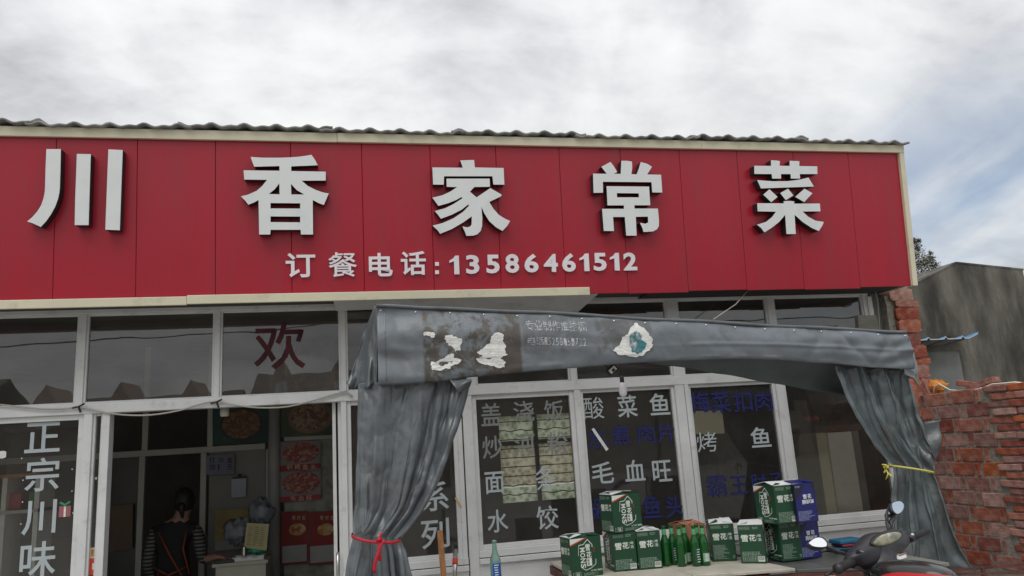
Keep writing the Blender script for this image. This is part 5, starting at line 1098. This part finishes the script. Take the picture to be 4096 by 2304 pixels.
# reception counter with white box, menu and hand
yc = 1.55; ca = PY(*cL1(1065, 1392), yc); cbx = PY(*cL1(1345, 1380), yc)
rc = thing('reception_counter', 'small cream counter inside the door with white box on it', 'counter', (ca.x, yc, 0))
q = MB(); q.box((ca.x, yc, ca.z-.03), (cbx.x, yc+.5, ca.z)); part('counter_top', q, mat('counter_cream', (.42, .42, .34), .5), rc); q = MB(); q.box((ca.x+.03, yc+.02, .06), (cbx.x-.02, yc+.48, ca.z-.03)); part('counter_front', q, MATS['counter_cream'], rc)
a = PY(*cL1(1165, 1392), yc+.04); b_ = PY(*cL1(1325, 1345), yc+.04)
wb = thing('white_box', 'white open cash box on the reception counter', 'box', (a.x, yc+.05, ca.z)); h_ = b_.z-ca.z
for p0, p1 in (((a.x, yc+.04, ca.z), (b_.x, yc+.05, ca.z+h_)), ((a.x, yc+.21, ca.z), (b_.x, yc+.22, ca.z+h_)), ((a.x, yc+.05, ca.z), (a.x+.01, yc+.21, ca.z+h_)), ((b_.x-.01, yc+.05, ca.z), (b_.x, yc+.21, ca.z+h_)), ((a.x+.01, yc+.05, ca.z), (b_.x-.01, yc+.21, ca.z+.01))):
    q = MB(); q.box(p0, p1); part('panel', q, mat('box_white', (.7, .7, .68), .5), wb)
for fx in (.30, .62):
    x = lerp(a.x, b_.x, fx); q = MB(); q.tube([(x, yc+.036, ca.z+.02), (x, yc+.036, ca.z+h_*.8), (x+.05, yc+.036, ca.z+h_*.8), (x+.05, yc+.036, ca.z+.02)], .003, 4); part('slot_frame', q, M_steel, wb)
t_ = poster([(1240, 1182), (1352, 1188), (1338, 1320), (1226, 1308)], cL1, mat('menu_yellow', (.46, .42, .22), .6, var=.06), 'tilted yellow menu card standing behind the white box', 'menu', y=yc+.12); t_.name = 'menu_card'
mb = MB(); rd = random.Random(3); y_ = yc+.114
for r_ in range(9):
    for cc_ in range(3):
        a2 = PY(*cL1(1250+cc_*30-r_*1.6, 1205+r_*11+cc_*3), y_); mb.box((a2.x, y_-.002, a2.z), (a2.x+.05*rd.uniform(.6, 1), y_, a2.z+.008))
part('menu_print', mb, mat('menu_ink', (.30, .24, .12), .7), t_)
q = MB(); c0 = PY(*cL1(1225, 1330), yc+.12); q.tube([c0+Vector((0, 0, -.03)), c0+Vector((0, 0, .05))], .025, 10); solo('steel_cup', q, M_steel, 'small shiny cup in front of the yellow menu card', 'cup')
q = MB(); q.grid(14, 10, lambda u, v: (c0+Vector((.12+.10*math.cos(6.28*u)*math.sin(3.14*v)+.03*nz(u*7, v*5), .05+.05*math.sin(6.28*u), -.03+.07*v+.02*nz(u*9, v*9, 2)))), closeu=True); solo('green_packets', q, mat('packet_green', (.03, .35, .2), .4, var=.5, vs=20), 'bright green packets piled in the white box', 'packet', smooth=True)
for cpx, rr, lb in (((1310, 1130), .13, 'crumpled clear plastic bag hanging at the column'), ((1205, 1225), .11, 'crumpled grey plastic bag on the counter behind the hand')):
    c0 = PY(*cL1(*cpx), yc+.35); q = MB(); q.grid(24, 16, lambda u, v: c0+Vector((rr*math.sin(3.14*v)*math.cos(6.28*u)*(.8+.9*nz(u*5, v*5, rr*50)), rr*.5*math.sin(3.14*v)*math.sin(6.28*u), rr*1.0*math.cos(3.14*v)+.07*nz(u*9, v*8))), closeu=True)
    solo('plastic_bag', q, mat('bag_film', (.20, .22, .24), .25, var=.2), lb, 'bag', smooth=True)
q = MB(); a = PY(*cL1(1078, 1400), yc-.0); q.box((a.x, yc+.01, ca.z+.001), (a.x+.17, yc+.12, ca.z+.03)); o = solo('card_machine', q, M_dark, 'small black device on the counter left of the white box', 'device'); soften(o, .006)
# left interior: shelf cabinet with goods seen through the pane
ys = 1.4; a = PY(*cL1(-30, 950), ys); b_ = PY(*cL1(200, 940), ys)
shf = thing('display_shelf', 'shelf with green and red goods behind the left window', 'shelf', (a.x, ys, 0))
for zc_, m_ in ((a.z, M_wood), (a.z-.32, M_inalu), (.3, M_inalu)):
    q = MB(); q.box((a.x-1.0, ys, zc_-.02), (b_.x, ys+.4, zc_+.01)); part('shelf_board', q, m_, shf)
for x in (b_.x-.02, PY(*cL1(22, 950), ys).x, a.x-1): q = MB(); q.box((x-.02, ys+.02, .06), (x+.02, ys+.38, a.z-.02)); part('upright', q, M_alu, shf)
for i in range(6):
    x = lerp(a.x-.5, b_.x-.06, i/5); q = MB(); q.box((x-.05, ys+.08, a.z-.309), (x+.05, ys+.3, a.z-.16)); o = solo('goods_pack', q, mat('goods_green', (.02, .16, .05), .5) if i % 2 else mat('goods_red', (.30, .03, .06), .5), 'small %s pack on the middle shelf, %s' % ('green' if i % 2 else 'red', ['far left', 'left', 'centre left', 'centre right', 'right', 'right end'][i]), 'pack', group='packs on the display shelf'); soften(o, .006)
q = MB(); q.box((b_.x-.9, ys+.05, a.z+.011), (b_.x-.5, ys+.3, a.z+.22)); solo('blue_tub', q, mat('tub_blue', (.02, .10, .30), .5), 'blue tub on the top shelf behind the left window', 'tub')
# cream board behind the rightmost window
y_ = .16; w3 = [PY(*c_, y_) for c_ in (cL3(832, 730), cL3(1030, 742), cL3(1095, 1185), cL3(890, 1190))]
bd = thing('cream_cabinet', 'tall cream panel standing behind the rightmost window', 'cabinet', (w3[0].x, y_, 0))
x0, x1, zt = w3[0].x, w3[1].x, w3[0].z
for n_ in ('cab_yellow',): pass
q = MB(); q.box((x0, y_, .06), (lerp(x0, x1, .26), y_+.4, zt)); part('side_panel', q, mat('cab_yellow', (.62, .57, .40), .5), bd)
q = MB(); q.box((lerp(x0, x1, .26)+.003, y_-.01, .06), (lerp(x0, x1, .9), y_+.4, zt-.005)); o = part('door_panel', q, mat('cab_cream', (.84, .85, .78), .45, dirt=((.2, .19, .15), .4, 4, .5, .8)), bd); soften(o, .006)
q = MB(); q.box((lerp(x0, x1, .9)+.003, y_, .06), (x1+.04, y_+.38, zt+.0)); part('edge_panel', q, mat('cab_grey', (.2, .2, .18), .6), bd)
q = MB(); q.box((x0-.02, y_-.03, zt+.003), (x1+.06, y_+.4, zt+.06)); part('top_board', q, mat('top_brown', (.10, .05, .035), .7), bd)
for i, (cx_, cz_) in enumerate(((790, 662), (828, 660))):
    c0 = PY(*cL3(cx_, cz_), .5); q = MB(); q.lathe([(0, .04), (.03, .032), (.042, 0), (.03, -.032), (0, -.04)], 14, c0); q.tube([c0, c0+Vector((0, 0, .3))], .003, 4); solo('hanging_ornament', q, mat('ornament_orange', (.30, .07, .03), .5), 'orange round ornament hanging inside the right window, %s one' % ('left' if i == 0 else 'right'), 'ornament', smooth=True)

# ------------------------------------------------------------------ PERSON (back to us, leaning to the counter)
yq = 1.75
H0 = PY(*cL1(925, 1085), yq); hand = Vector((PY(*cL1(1140, 1340), yc+.1).x, yc+.10, ca.z+.03))
per = thing('person', 'person in black with striped sleeves and orange-trimmed apron, bending over counter', 'person', (H0.x, yq, .06))
def skin(name, verts, edges, radii, mats, matfn=None, sub=2):
    me = bpy.data.meshes.new(name); me.from_pydata([tuple(v) for v in verts], edges, []); o = bpy.data.objects.new('tmp', me); col.objects.link(o)
    mo = o.modifiers.new('s', 'SKIN'); mo.use_smooth_shade = True
    for i, r_ in enumerate(radii): rr = r_ if isinstance(r_, tuple) else (r_, r_); me.skin_vertices[0].data[i].radius = rr
    me.skin_vertices[0].data[0].use_root = True
    s_ = o.modifiers.new('u', 'SUBSURF'); s_.levels = sub; s_.render_levels = sub
    bpy.context.view_layer.update(); nm = bpy.data.meshes.new_from_object(o.evaluated_get(bpy.context.evaluated_depsgraph_get())); nm.name = name
    bpy.data.objects.remove(o); nm.materials.clear()
    for m_ in mats: nm.materials.append(m_)
    if matfn:
        for p in nm.polygons: p.material_index = matfn(p.center)
    for p in nm.polygons: p.use_smooth = True
    return nm
sh_z = H0.z-.25; S0 = Vector((H0.x-.07, yq, 0))
pel = Vector((S0.x-.02, yq+.02, 1.0)); 
if pel.z > sh_z-.4: pel.z = sh_z-.45
ls = Vector((S0.x-.19, yq, sh_z)); rs = Vector((S0.x+.20, yq, sh_z)); nk = Vector((H0.x-.02, yq, H0.z-.15))
re = Vector((rs.x+.06, yq-.05, sh_z-.30)); rw_ = hand+Vector((-.11, .0, .03)); le = Vector((ls.x-.05, yq-.05, sh_z-.30)); lw = Vector((ls.x+.02, yq-.02+.12, sh_z-.52))
V = [pel, Vector((S0.x-.02, yq, (pel.z+sh_z)/2)), Vector((S0.x, yq, sh_z-.03)), nk, H0+Vector((0, 0, -.03)), H0+Vector((.0, .0, .07)), ls, le, lw, rs, re, rw_, hand,
     pel+Vector((-.10, 0, -.08)), pel+Vector((-.11, 0, -.45)), Vector((pel.x-.11, yq, .12)), Vector((pel.x-.11, yq+.14, .09)), pel+Vector((.10, 0, -.08)), pel+Vector((.11, 0, -.45)), Vector((pel.x+.11, yq, .12)), Vector((pel.x+.11, yq+.14, .09)), lw+Vector((.02, .04, -.08))]
E = [(0, 1), (1, 2), (2, 3), (3, 4), (4, 5), (2, 6), (6, 7), (7, 8), (8, 21), (2, 9), (9, 10), (10, 11), (11, 12), (0, 13), (13, 14), (14, 15), (15, 16), (0, 17), (17, 18), (18, 19), (19, 20)]
rad = [(.16, .12), (.15, .11), (.15, .10), .055, (.08, .09), (.075, .085), .07, .052, .034, .07, .052, .032, (.035, .02), .10, .065, .045, .04, .10, .065, .045, .04, (.03, .02)]
M_skin = mat('skin', (.26, .14, .10), .5); M_blk = mat('black_cloth', (.006, .006, .008), .8)
M_str = mat('striped_cloth', (.5, .5, .48), .8); t = M_str.node_tree; wv = N('ShaderNodeTexWave', t); wv.bands_direction = 'Z'; wv.inputs['Scale'].default_value = 9; tcn = N('ShaderNodeTexCoord', t); L(tcn.outputs['Object'], wv.inputs[0], t)
rp = N('ShaderNodeValToRGB', t); rp.color_ramp.interpolation = 'CONSTANT'; rp.color_ramp.elements[0].color = (.012, .012, .014, 1); rp.color_ramp.elements[1].color = (.13, .127, .122, 1); rp.color_ramp.elements[1].position = .55; L(wv.outputs[0], rp.inputs[0], t); L(rp.outputs[0], t.nodes['Principled BSDF'].inputs['Base Color'], t)
def seg(p, a, b_): ab = b_-a; t_ = max(0, min(1, (p-a).dot(ab)/ab.length_squared)); return (p-(a+ab*t_)).length, t_
def mf(p):
    if p.z > nk.z-.01: return 0
    da, ta = seg(p, re, rw_); db, tb2 = seg(p, rs+Vector((.02, 0, -.04)), re); dc, tc_ = seg(p, ls+Vector((-.02, 0, -.04)), le); dd_, td = seg(p, le, lw); dh, _ = seg(p, rw_, hand)
    if dh < .05 or (da < .07 and ta > .35): return 0
    if da < .08 or (db < .085 and p.x > S0.x+.17): return 1
    if (dc < .085 and p.x < S0.x-.17) or dd_ < .06: return 1
    return 2
part('body', skin('person_body', V, E, rad, None or [M_skin, M_str, M_blk], mf), None, per)
# fingers of the visible hand, resting on the counter
for i in range(5):
    off = Vector((.03, -.03+.018*i, .0)) if i < 4 else Vector((-.02, -.045, 0)); b0 = hand+off; dr = Vector((1, -.25+.16*i, -.15)).normalized() if i < 4 else Vector((.7, -.8, -.1)).normalized(); ln = (.07, .078, .072, .058, .05)[i]
    v_ = [b0-dr*.02, b0+dr*ln*.45+Vector((0, 0, .006)), b0+dr*ln*.8, b0+dr*ln+Vector((0, 0, -.012))]
    part('finger', skin('finger', v_, [(0, 1), (1, 2), (2, 3)], [.010, .0095, .0085, .007], [M_skin], sub=1), None, per)
hc = H0+Vector((0, .015, .03)); q = MB(); q.grid(24, 16, lambda u, v: hc+Vector((.098*math.sin(3.14*v)*math.cos(6.28*u), .112*math.sin(3.14*v)*math.sin(6.28*u)-.02, .125*math.cos(3.14*v)+.006*nz(u*20, v*14))), closeu=True); q.tube([hc+Vector((0, -.10, -.02)), hc+Vector((0, -.13, -.05)), hc+Vector((.01, -.12, -.16))], [.03, .035, .012], 8)
part('hair', q, mat('black_hair', (.012, .010, .010), .6), per, smooth=True)
M_or = mat('orange_trim', (.24, .045, .015), .7)
q = MB(); bk = yq-.125
q.tube([(S0.x-.13, bk+.02, sh_z+.0), (S0.x-.02, bk-.02, sh_z-.20), (S0.x+.10, bk-.01, sh_z-.42)], .008, 5); q.tube([(S0.x+.12, bk+.02, sh_z+.0), (S0.x+.10, bk-.02, sh_z-.16), (S0.x+.16, bk-.0, sh_z-.40)], .008, 5)
q.tube([(S0.x-.16, bk+.06, pel.z+.12), (S0.x-.02, bk-.03, pel.z+.06), (S0.x+.14, bk+.05, pel.z+.12)], .009, 5); q.tube([(S0.x-.02, bk-.03, pel.z+.06), (S0.x-.10, bk-.05, pel.z+.12), (S0.x-.12, bk-.05, pel.z+.02), (S0.x-.02, bk-.03, pel.z+.05), (S0.x-.06, bk-.05, pel.z-.2)], .006, 5)
part('apron_strap', q, M_or, per, smooth=True)
for sx_ in (-1, 1):
    q = MB(); q.grid(10, 8, lambda u, v: H0+Vector((sx_*(.085+.012*math.sin(3.14*v)), .03+.02*math.cos(6.28*u)*math.sin(3.14*v), -.02+.03*math.cos(3.14*v))), closeu=True); part('ear', q, M_skin, per, smooth=True)
q = MB(); q.tube([H0+Vector((0, .09, .02)), H0+Vector((0, .115, -.02)), H0+Vector((0, .095, -.03))], [.01, .014, .008], 6); part('nose', q, M_skin, per, smooth=True)

# ================================================================== SCOOTER
sL = PY(3345, 2280, -2.75); sR = PY(3705, 2125, -2.38)
sco = thing('motor_scooter', 'black and red motor scooter with two mirrors parked before the counter', 'scooter', ((sL.x+sR.x)/2, -2.6, 0))
pc = Vector((cSc(1240, 1000)[0], cSc(1240, 1000)[1]))
SC0 = PY(pc.x, pc.y, -2.6)
vdir = (SC0-CAM).normalized()
ax_ = (sR-sL).normalized(); nn_ = (-vdir - ax_*(-vdir).dot(ax_)).normalized(); up_ = nn_.cross(ax_).normalized()
if up_.z < 0: up_ = -up_
pL, pR = Vector((3345, 2280)), Vector((3705, 2125)); ppm = (sR-sL).length/(pR-pL).length
a2 = (pR-pL).normalized(); u2 = Vector((a2.y, -a2.x))
if u2.y > 0: u2 = -u2
dist0 = (SC0-CAM).dot(F)
def Q(x, y, d=0.0):
    """scooter crop pixel -> point on the cowl plane, d metres towards the rider"""
    px, py = cSc(x, y); dv = Vector((px, py)) - pc
    return hit(px, py, SC0, nn_) + nn_*d
def inflate(outline, th0, th1, m, name, parent, rings=6, power=.55, cen=None, center_d=0):
    pts = [Vector(p) for p in outline]; c = Vector(cen) if cen else sum(pts, Vector((0, 0)))/len(pts)
    # resample smooth closed outline
    n = len(pts); sp2 = []
    for i in range(n):
        a, b_, c_, d_ = pts[i-1], pts[i], pts[(i+1) % n], pts[(i+2) % n]
        for t_ in (0, .25, .5, .75): sp2.append(.5*((2*b_)+(-a+c_)*t_+(2*a-5*b_+4*c_-d_)*t_**2+(-a+3*b_-3*c_+d_)*t_**3))
    mb = MB(); n2 = len(sp2); prof = []
    for i in range(rings+1): f_ = i/rings; prof.append((f_, th0*(1-f_**2.4)**power))
    for i in range(rings-1, -1, -1): f_ = i/rings; prof.append((f_, -th1*(1-f_**2.4)**power))
    def fn(u, v):
        i = int(round(u*n2)) % n2; f_, d_ = prof[min(len(prof)-1, int(round(v*(len(prof)-1))))]; f_ = max(f_, .02)
        p = c+(sp2[i]-c)*f_; return Q(p.x, p.y, d_+center_d)
    mb.grid(n2, len(prof), fn, closeu=True); return part(name, mb, m, parent, smooth=True)
cow = inflate([(735, 1150), (800, 1020), (900, 900), (1010, 800), (1180, 755), (1400, 745), (1640, 738), (1700, 820), (1725, 900), (1700, 1000), (1600, 1060), (1480, 1150), (1400, 1230), (1150, 1330), (950, 1340), (850, 1290), (760, 1220)], .075, .09, M_dark, 'handlebar_cowl', sco, cen=(1230, 1010), power=.5)
inflate([(955, 990), (1000, 900), (1150, 815), (1320, 765), (1450, 785), (1478, 860), (1430, 940), (1300, 1020), (1150, 1070), (1020, 1070)], .012, .01, M_black, 'dash_rim', sco, cen=(1215, 925), center_d=.066, power=.3)
M_dash = mat('dash_film', (.22, .21, .13), .12, var=.5, vs=14, bump=.8, bs=9, dirt=((.55, .55, .48), .8, 9, .52, .62), coat=.6)
inflate([(985, 1000), (1030, 920), (1160, 850), (1320, 815), (1430, 830), (1455, 880), (1400, 950), (1280, 1010), (1150, 1050), (1040, 1055)], .014, .004, M_dash, 'instrument_cluster', sco, cen=(1220, 935), center_d=.073, power=.4)
def grip(a, b_, r0, r1, m, nm, **kk): return part(nm, MB().tube([Q(*a), Q(*b_)], [r0, r1], 14), m, sco, smooth=True, **kk)
M_rub = mat('grip_rubber', (.02, .02, .022), .7, bump=.6, bs=120)
grip((880, 1190, .0), (610, 1335, .0), .024, .021, M_rub, 'grip'); grip((620, 1330, .0), (590, 1345, 0), .026, .026, M_dark, 'bar_end')
grip((1730, 850, .0), (2020, 730, .0), .020, .019, M_rub, 'grip')
part('brake_lever', MB().tube([Q(800, 1240, -.05), Q(640, 1330, -.06), Q(530, 1390, -.05)], [.008, .007, .009], 6), M_dark, sco, smooth=True)
part('brake_lever', MB().tube([Q(1660, 960, -.05), Q(1900, 850, -.07), Q(2010, 800, -.06)], [.008, .006, .008], 6), M_dark, sco, smooth=True)
part('switch_block', MB().tube([Q(1715, 790, .0), Q(1765, 900, .02)], .016, 8), M_dark, sco, smooth=True); part('switch', MB().tube([Q(1735, 800, .02), Q(1745, 830, .025)], .008, 6), M_flapw, sco)
q = MB(); 
for (x0, y0, x1, y1, mi, d_) in ((815, 1075, 915, 1150, 0, .052), (835, 1092, 875, 1130, 1, .056), (880, 1105, 900, 1135, 1, .056)):
    c4 = [Q(x0, y0+(x1-x0)*.0, d_), Q(x1, y0+30, d_), Q(x1-10, y1, d_), Q(x0-15, y1-25, d_)]; q.add(c4+[p-nn_*.03 for p in c4], [(0, 1, 2, 3), (7, 6, 5, 4), (4, 5, 1, 0), (5, 6, 2, 1), (6, 7, 3, 2), (7, 4, 0, 3)], mi)
part('switch_panel', q, [M_black, mat('switch_grey', (.22, .22, .24), .5)], sco)
for dz_ in (0, .03): part('brake_cable', MB().tube([Q(820, 1240, -.05), Q(900, 1330+900*dz_, .02), Q(1050, 1400, .0), Q(1200, 1440, -.02)], .005, 6), M_black, sco, smooth=True)
# mirrors
M_mir = mat('mirror_glass', (.92, .93, .95), .02, metal=1, var=0)
def mirror(outline, cen, tilt, arm, label):
    pts = [Vector(p) for p in outline]; c = Vector(cen)
    mo = thing  # noqa
    n = len(pts); sp2 = []
    for i in range(n):
        a, b_, c_, d_ = pts[i-1], pts[i], pts[(i+1) % n], pts[(i+2) % n]
        for t_ in (0, .25, .5, .75): sp2.append(.5*((2*b_)+(-a+c_)*t_+(2*a-5*b_+4*c_-d_)*t_**2+(-a+3*b_-3*c_+d_)*t_**3))
    C = Q(c.x, c.y, -.02); Nn = (nn_ + tilt).normalized(); Rx = (Vector((0, 0, 1)).cross(Nn)).normalized(); Ux = Nn.cross(Rx)
    def L2(p, f_, d_):
        w_ = Q(c.x+(p.x-c.x)*f_, c.y+(p.y-c.y)*f_, -.02); r = w_-C; r = r - Nn*r.dot(Nn)*1.0; return C + r + Nn*d_
    n2 = len(sp2); prof = [(.02, .0), (.90, 0.0), (.93, .006), (1.0, .006), (1.03, -.004), (.95, -.022), (.6, -.034), (.02, -.038)]
    mb = MB(); mb.grid(n2, len(prof), lambda u, v: L2(sp2[int(round(u*n2)) % n2], *prof[int(round(v*7))]), closeu=True); h_ = part('mirror', mb, M_dark, sco, smooth=True, label=label)
    g_ = MB(); g_.add([L2(p, .91, .003) for p in sp2]+[C+Nn*.003], [(i, (i+1) % n2, n2) for i in range(n2)]); part('mirror_glass', g_, M_mir, h_, smooth=False)
    part('mirror_stem', MB().tube([Q(*p) for p in arm], [.012, .010, .008, .009, .012][:len(arm)], 8), M_dark, h_, smooth=True)
mirror([(172, 905), (230, 850), (310, 800), (400, 800), (455, 860), (475, 930), (440, 990), (340, 1000), (240, 980), (195, 945)], (335, 900), Vector((0, 0, .38)), [(480, 870, -.04), (560, 930, -.06), (680, 1010, -.04), (770, 1080, -.02)], 'left mirror reflecting the white sky')
mirror([(1475, 290), (1540, 245), (1650, 228), (1715, 265), (1718, 330), (1680, 400), (1600, 450), (1540, 440), (1490, 385)], (1595, 335), Vector((.1, 0, -.05)), [(1560, 440, -.04), (1500, 450, -.05), (1470, 560, -.04), (1500, 740, -.03)], 'right mirror reflecting the street')
part('mirror_stem', MB().tube([Q(1470, 330, -.03), Q(1462, 450, -.04), (Q(1480, 560, -.04))], [.004, .010, .008], 6), M_dark, sco, smooth=True)
part('mirror_stem', MB().tube([Q(1570, 470, -.03), Q(1530, 560, -.04), (Q(1540, 670, -.03))], [.014, .012, .002], 6), M_dark, sco, smooth=True)
# sticker, neck, seat, red fairing, body, wheels
hd_ = Vector((-ax_.y, ax_.x, 0)).normalized()   # heading
if hd_.y < 0: hd_ = -hd_
sb = SC0.copy(); sb.z = 0
q = MB(); c4 = [Q(1318, 1212, .10), Q(1445, 1175, .10), Q(1455, 1250, .10), Q(1330, 1292, .10)]; q.add(c4+[p-nn_*.01 for p in c4], [(0, 1, 2, 3), (7, 6, 5, 4), (4, 5, 1, 0), (5, 6, 2, 1), (6, 7, 3, 2), (7, 4, 0, 3)], 0)
q.add([Q(1320, 1216, .102), Q(1444, 1179, .102), Q(1446, 1196, .102), Q(1324, 1234, .102)], [(0, 1, 2, 3)], 1); part('warning_sticker', q, [M_flapw, M_or], sco)
neck = MB(); neck.tube([Q(1250, 1150, -.0), Q(1270, 1330, .0), Q(1290, 1500, .02)-Vector((0, 0, .1))], [.10, .085, .09], 16); part('steering_neck', neck, M_dark, sco, smooth=True)
sct = PY(3650, 2340, -3.0)
def bodyblob(c_, dims, m, nm, ax1=None, smooth=True, pw=2.6, par=sco):
    f_ = -hd_; s_ = ax_.copy(); s_.z = 0; s_.normalize(); u_ = Vector((0, 0, 1))
    def sgn(v, p): return math.copysign(abs(v)**p, v)
    mb = MB(); mb.grid(36, 18, lambda u, v: c_ + s_*dims[0]*sgn(math.cos(6.2832*u), 2/pw)*sgn(math.sin(3.1416*v), 2/pw) + f_*dims[1]*sgn(math.sin(6.2832*u), 2/pw)*sgn(math.sin(3.1416*v), 2/pw) + u_*dims[2]*sgn(math.cos(3.1416*v), 2/pw), closeu=True)
    return part(nm, mb, m, par, smooth=smooth)
seatc = PY(3650, 2308, -3.0)
bodyblob(seatc, (.10, .20, .075), mat('seat_vinyl', (.012, .014, .013), .22, var=.2, coat=.4), 'seat')
M_redp = mat('red_plastic', (.55, .02, .02), .3, var=.15, vs=6, coat=.3)
bodyblob(PY(3695, 2366, -3.10), (.115, .22, .085), M_redp, 'red_fairing')
bodyblob(PY(3690, 2560, -3.0), (.13, .36, .14), M_redp, 'body')
seatb = seatc.copy(); seatb.z = 0
shd = sb+hd_*.10; 
q = MB(); s_ = Vector((ax_.x, ax_.y, 0)).normalized(); q.grid(14, 10, lambda u, v: shd + s_*lerp(-.22, .22, u)*(1-.25*v) + Vector((0, 0, lerp(.22, .66, v))) - hd_*.10*math.cos(2*(u-.5)*1.4) + hd_*(.12-.16*v)); o = part('leg_shield', q, M_dark, sco, smooth=True); thick(o, .02)
part('footboard', MB().box((-.17, -.25, .20), (.17, .25, .26), M=Matrix.Translation(sb-hd_*.2) @ Matrix((s_, hd_, Vector((0, 0, 1)))).transposed().to_4x4()), M_dark, sco)
for c_, nm in ((sb+hd_*.32, 'wheel'), (seatb-hd_*.20, 'wheel')):
    w_ = MB(); c2_ = c_+Vector((0, 0, .23)); ring = [c2_+(hd_*math.cos(a*.2618)+Vector((0, 0, 1))*math.sin(a*.2618))*.18 for a in range(25)]; w_.tube(ring, .05, 10, cap=False); wo = part('wheel', w_, M_rub, sco, smooth=True)
    part('rim', MB().tube([c2_-s_*.04, c2_+s_*.04], .12, 20), M_steel, wo)
part('fork', MB().tube([sb+hd_*.32+Vector((0, 0, .23)), sb+hd_*.12+Vector((0, 0, .8))], .03, 8), M_dark, sco)
# rusty rack at the right bottom
rk = thing('rusty_rack', 'rusty angle-iron rack in front of the brick wall at the lower right', 'rack', tuple(PY(3950, 2304, -1.5).xy)+(0,))
a = PY(3780, 2284, -1.35); b_ = PY(4150, 2254, -1.75); q = MB(); q.tube([a, b_], .014, 4); part('rail', q, M_rust, rk); a = PY(3780, 2296, -1.5); b2_ = PY(4150, 2290, -1.9); q = MB(); q.tube([a, b2_], .012, 4); part('rail', q, M_rust, rk)
for f_ in (0.0, .5, 1): p = (a+Vector((0, .15, 0))).lerp(b_, f_) if f_ else a; q = MB(); q.tube([p, (p.x, p.y, 0)], .014, 4); part('leg', q, M_rust, rk)

# ================================================================== STREET SIDE BEHIND THE CAMERA (seen in the panes)
for i in range(7):
    x0 = -42+i*12.0; y0 = -38.0
    h = thing('row_house', 'gabled row house across the street, seen only as a reflection, %s' % ['far left', 'left', 'second left', 'middle', 'second right', 'right', 'far right'][i], 'house', (x0+6, y0, 0), 0, 'row houses across the street')
    hv = (0, .9, -.5, .4, 1.3, -.3, .6)[i]; hw = (11.8, 10.2, 11.0, 9.6, 11.8, 10.4, 11.8)[i]
    q = MB(); q.box((x0, y0-8, 0), (x0+hw, y0, 4.6+hv)); part('wall', q, mat('house_wall', (.42, .36, .31), .9, var=.15), h)
    q = MB(); q.add([(x0-.1, y0+.5, 4.5+hv), (x0+hw+.1, y0+.5, 4.5+hv), (x0+hw+.1, y0-4, 6.4+hv), (x0-.1, y0-4, 6.4+hv), (x0-.1, y0-8.4, 4.5+hv), (x0+hw+.1, y0-8.4, 4.5+hv)], [(0, 1, 2, 3), (3, 2, 5, 4)]); o = part('roof', q, mat('house_roof', (.10, .075, .065), .8), h); thick(o, .15, -1)
    for j in range(3):
        gx = x0+1.8+j*hw*.33; q = MB(); q.add([(gx-1.4, y0+.52, 4.4+hv), (gx+1.4, y0+.52, 4.4+hv), (gx, y0+.52, 7.0+hv), (gx-1.4, y0-3, 4.4+hv), (gx+1.4, y0-3, 4.4+hv), (gx, y0-3, 7.0+hv)], [(0, 1, 2), (0, 2, 5, 3), (1, 4, 5, 2)]); part('gable', q, mat('house_gable', (.38, .28, .23), .9), h)
        q = MB(); q.box((gx-.35, y0+.53, 4.7+hv), (gx+.35, y0+.56, 5.6+hv)); part('window', q, mat('far_window', (.5, .52, .55), .3), h)
for i, x0 in enumerate((-30, 4, 38)):
    ps = thing('utility_pole', 'concrete utility pole across the street, %s of three' % ['left', 'middle', 'right'][i], 'pole', (x0, -30, 0), 0, 'utility poles across the street')
    part('shaft', MB().tube([(x0, -30, 0), (x0, -30, 11)], [.18, .12], 10), M_conc, ps, smooth=True); part('crossarm', MB().tube([(x0-.0, -31, 10.2), (x0, -29, 10.2)], .06, 6), M_conc, ps)
for i, (yy, zz_) in enumerate(((-31, 10.3), (-30, 10.4), (-29, 10.3), (-30, 8.6))):
    mb = MB(); mb.tube([(lerp(-64, 72, j/48), yy, zz_-1.1*(1-((j % 12)/6-1)**2)) for j in range(49)], .035, 5); solo('overhead_wire', mb, M_black, 'black overhead wire across the street, %s' % ['far upper strand', 'topmost middle strand', 'near upper strand', 'lone lower strand'][i], 'wire', group='overhead wires across the street')
for o in list(bpy.data.objects):
    if o.type == 'MESH' and o.parent is None and o.get('kind') is None and o.get('label') is None: print('UNLABELLED', o.name)
print('bricks', nbk, 'zC', round(zC, 2), 'zT', round(zT, 2), 'zR', round(zR0, 2), 'zS', round(zS, 2), 'zB', round(zB, 2), 'zTop', round(zTop, 2), 'hand', tuple(round(v, 2) for v in hand), 'H0', tuple(round(v, 2) for v in H0))
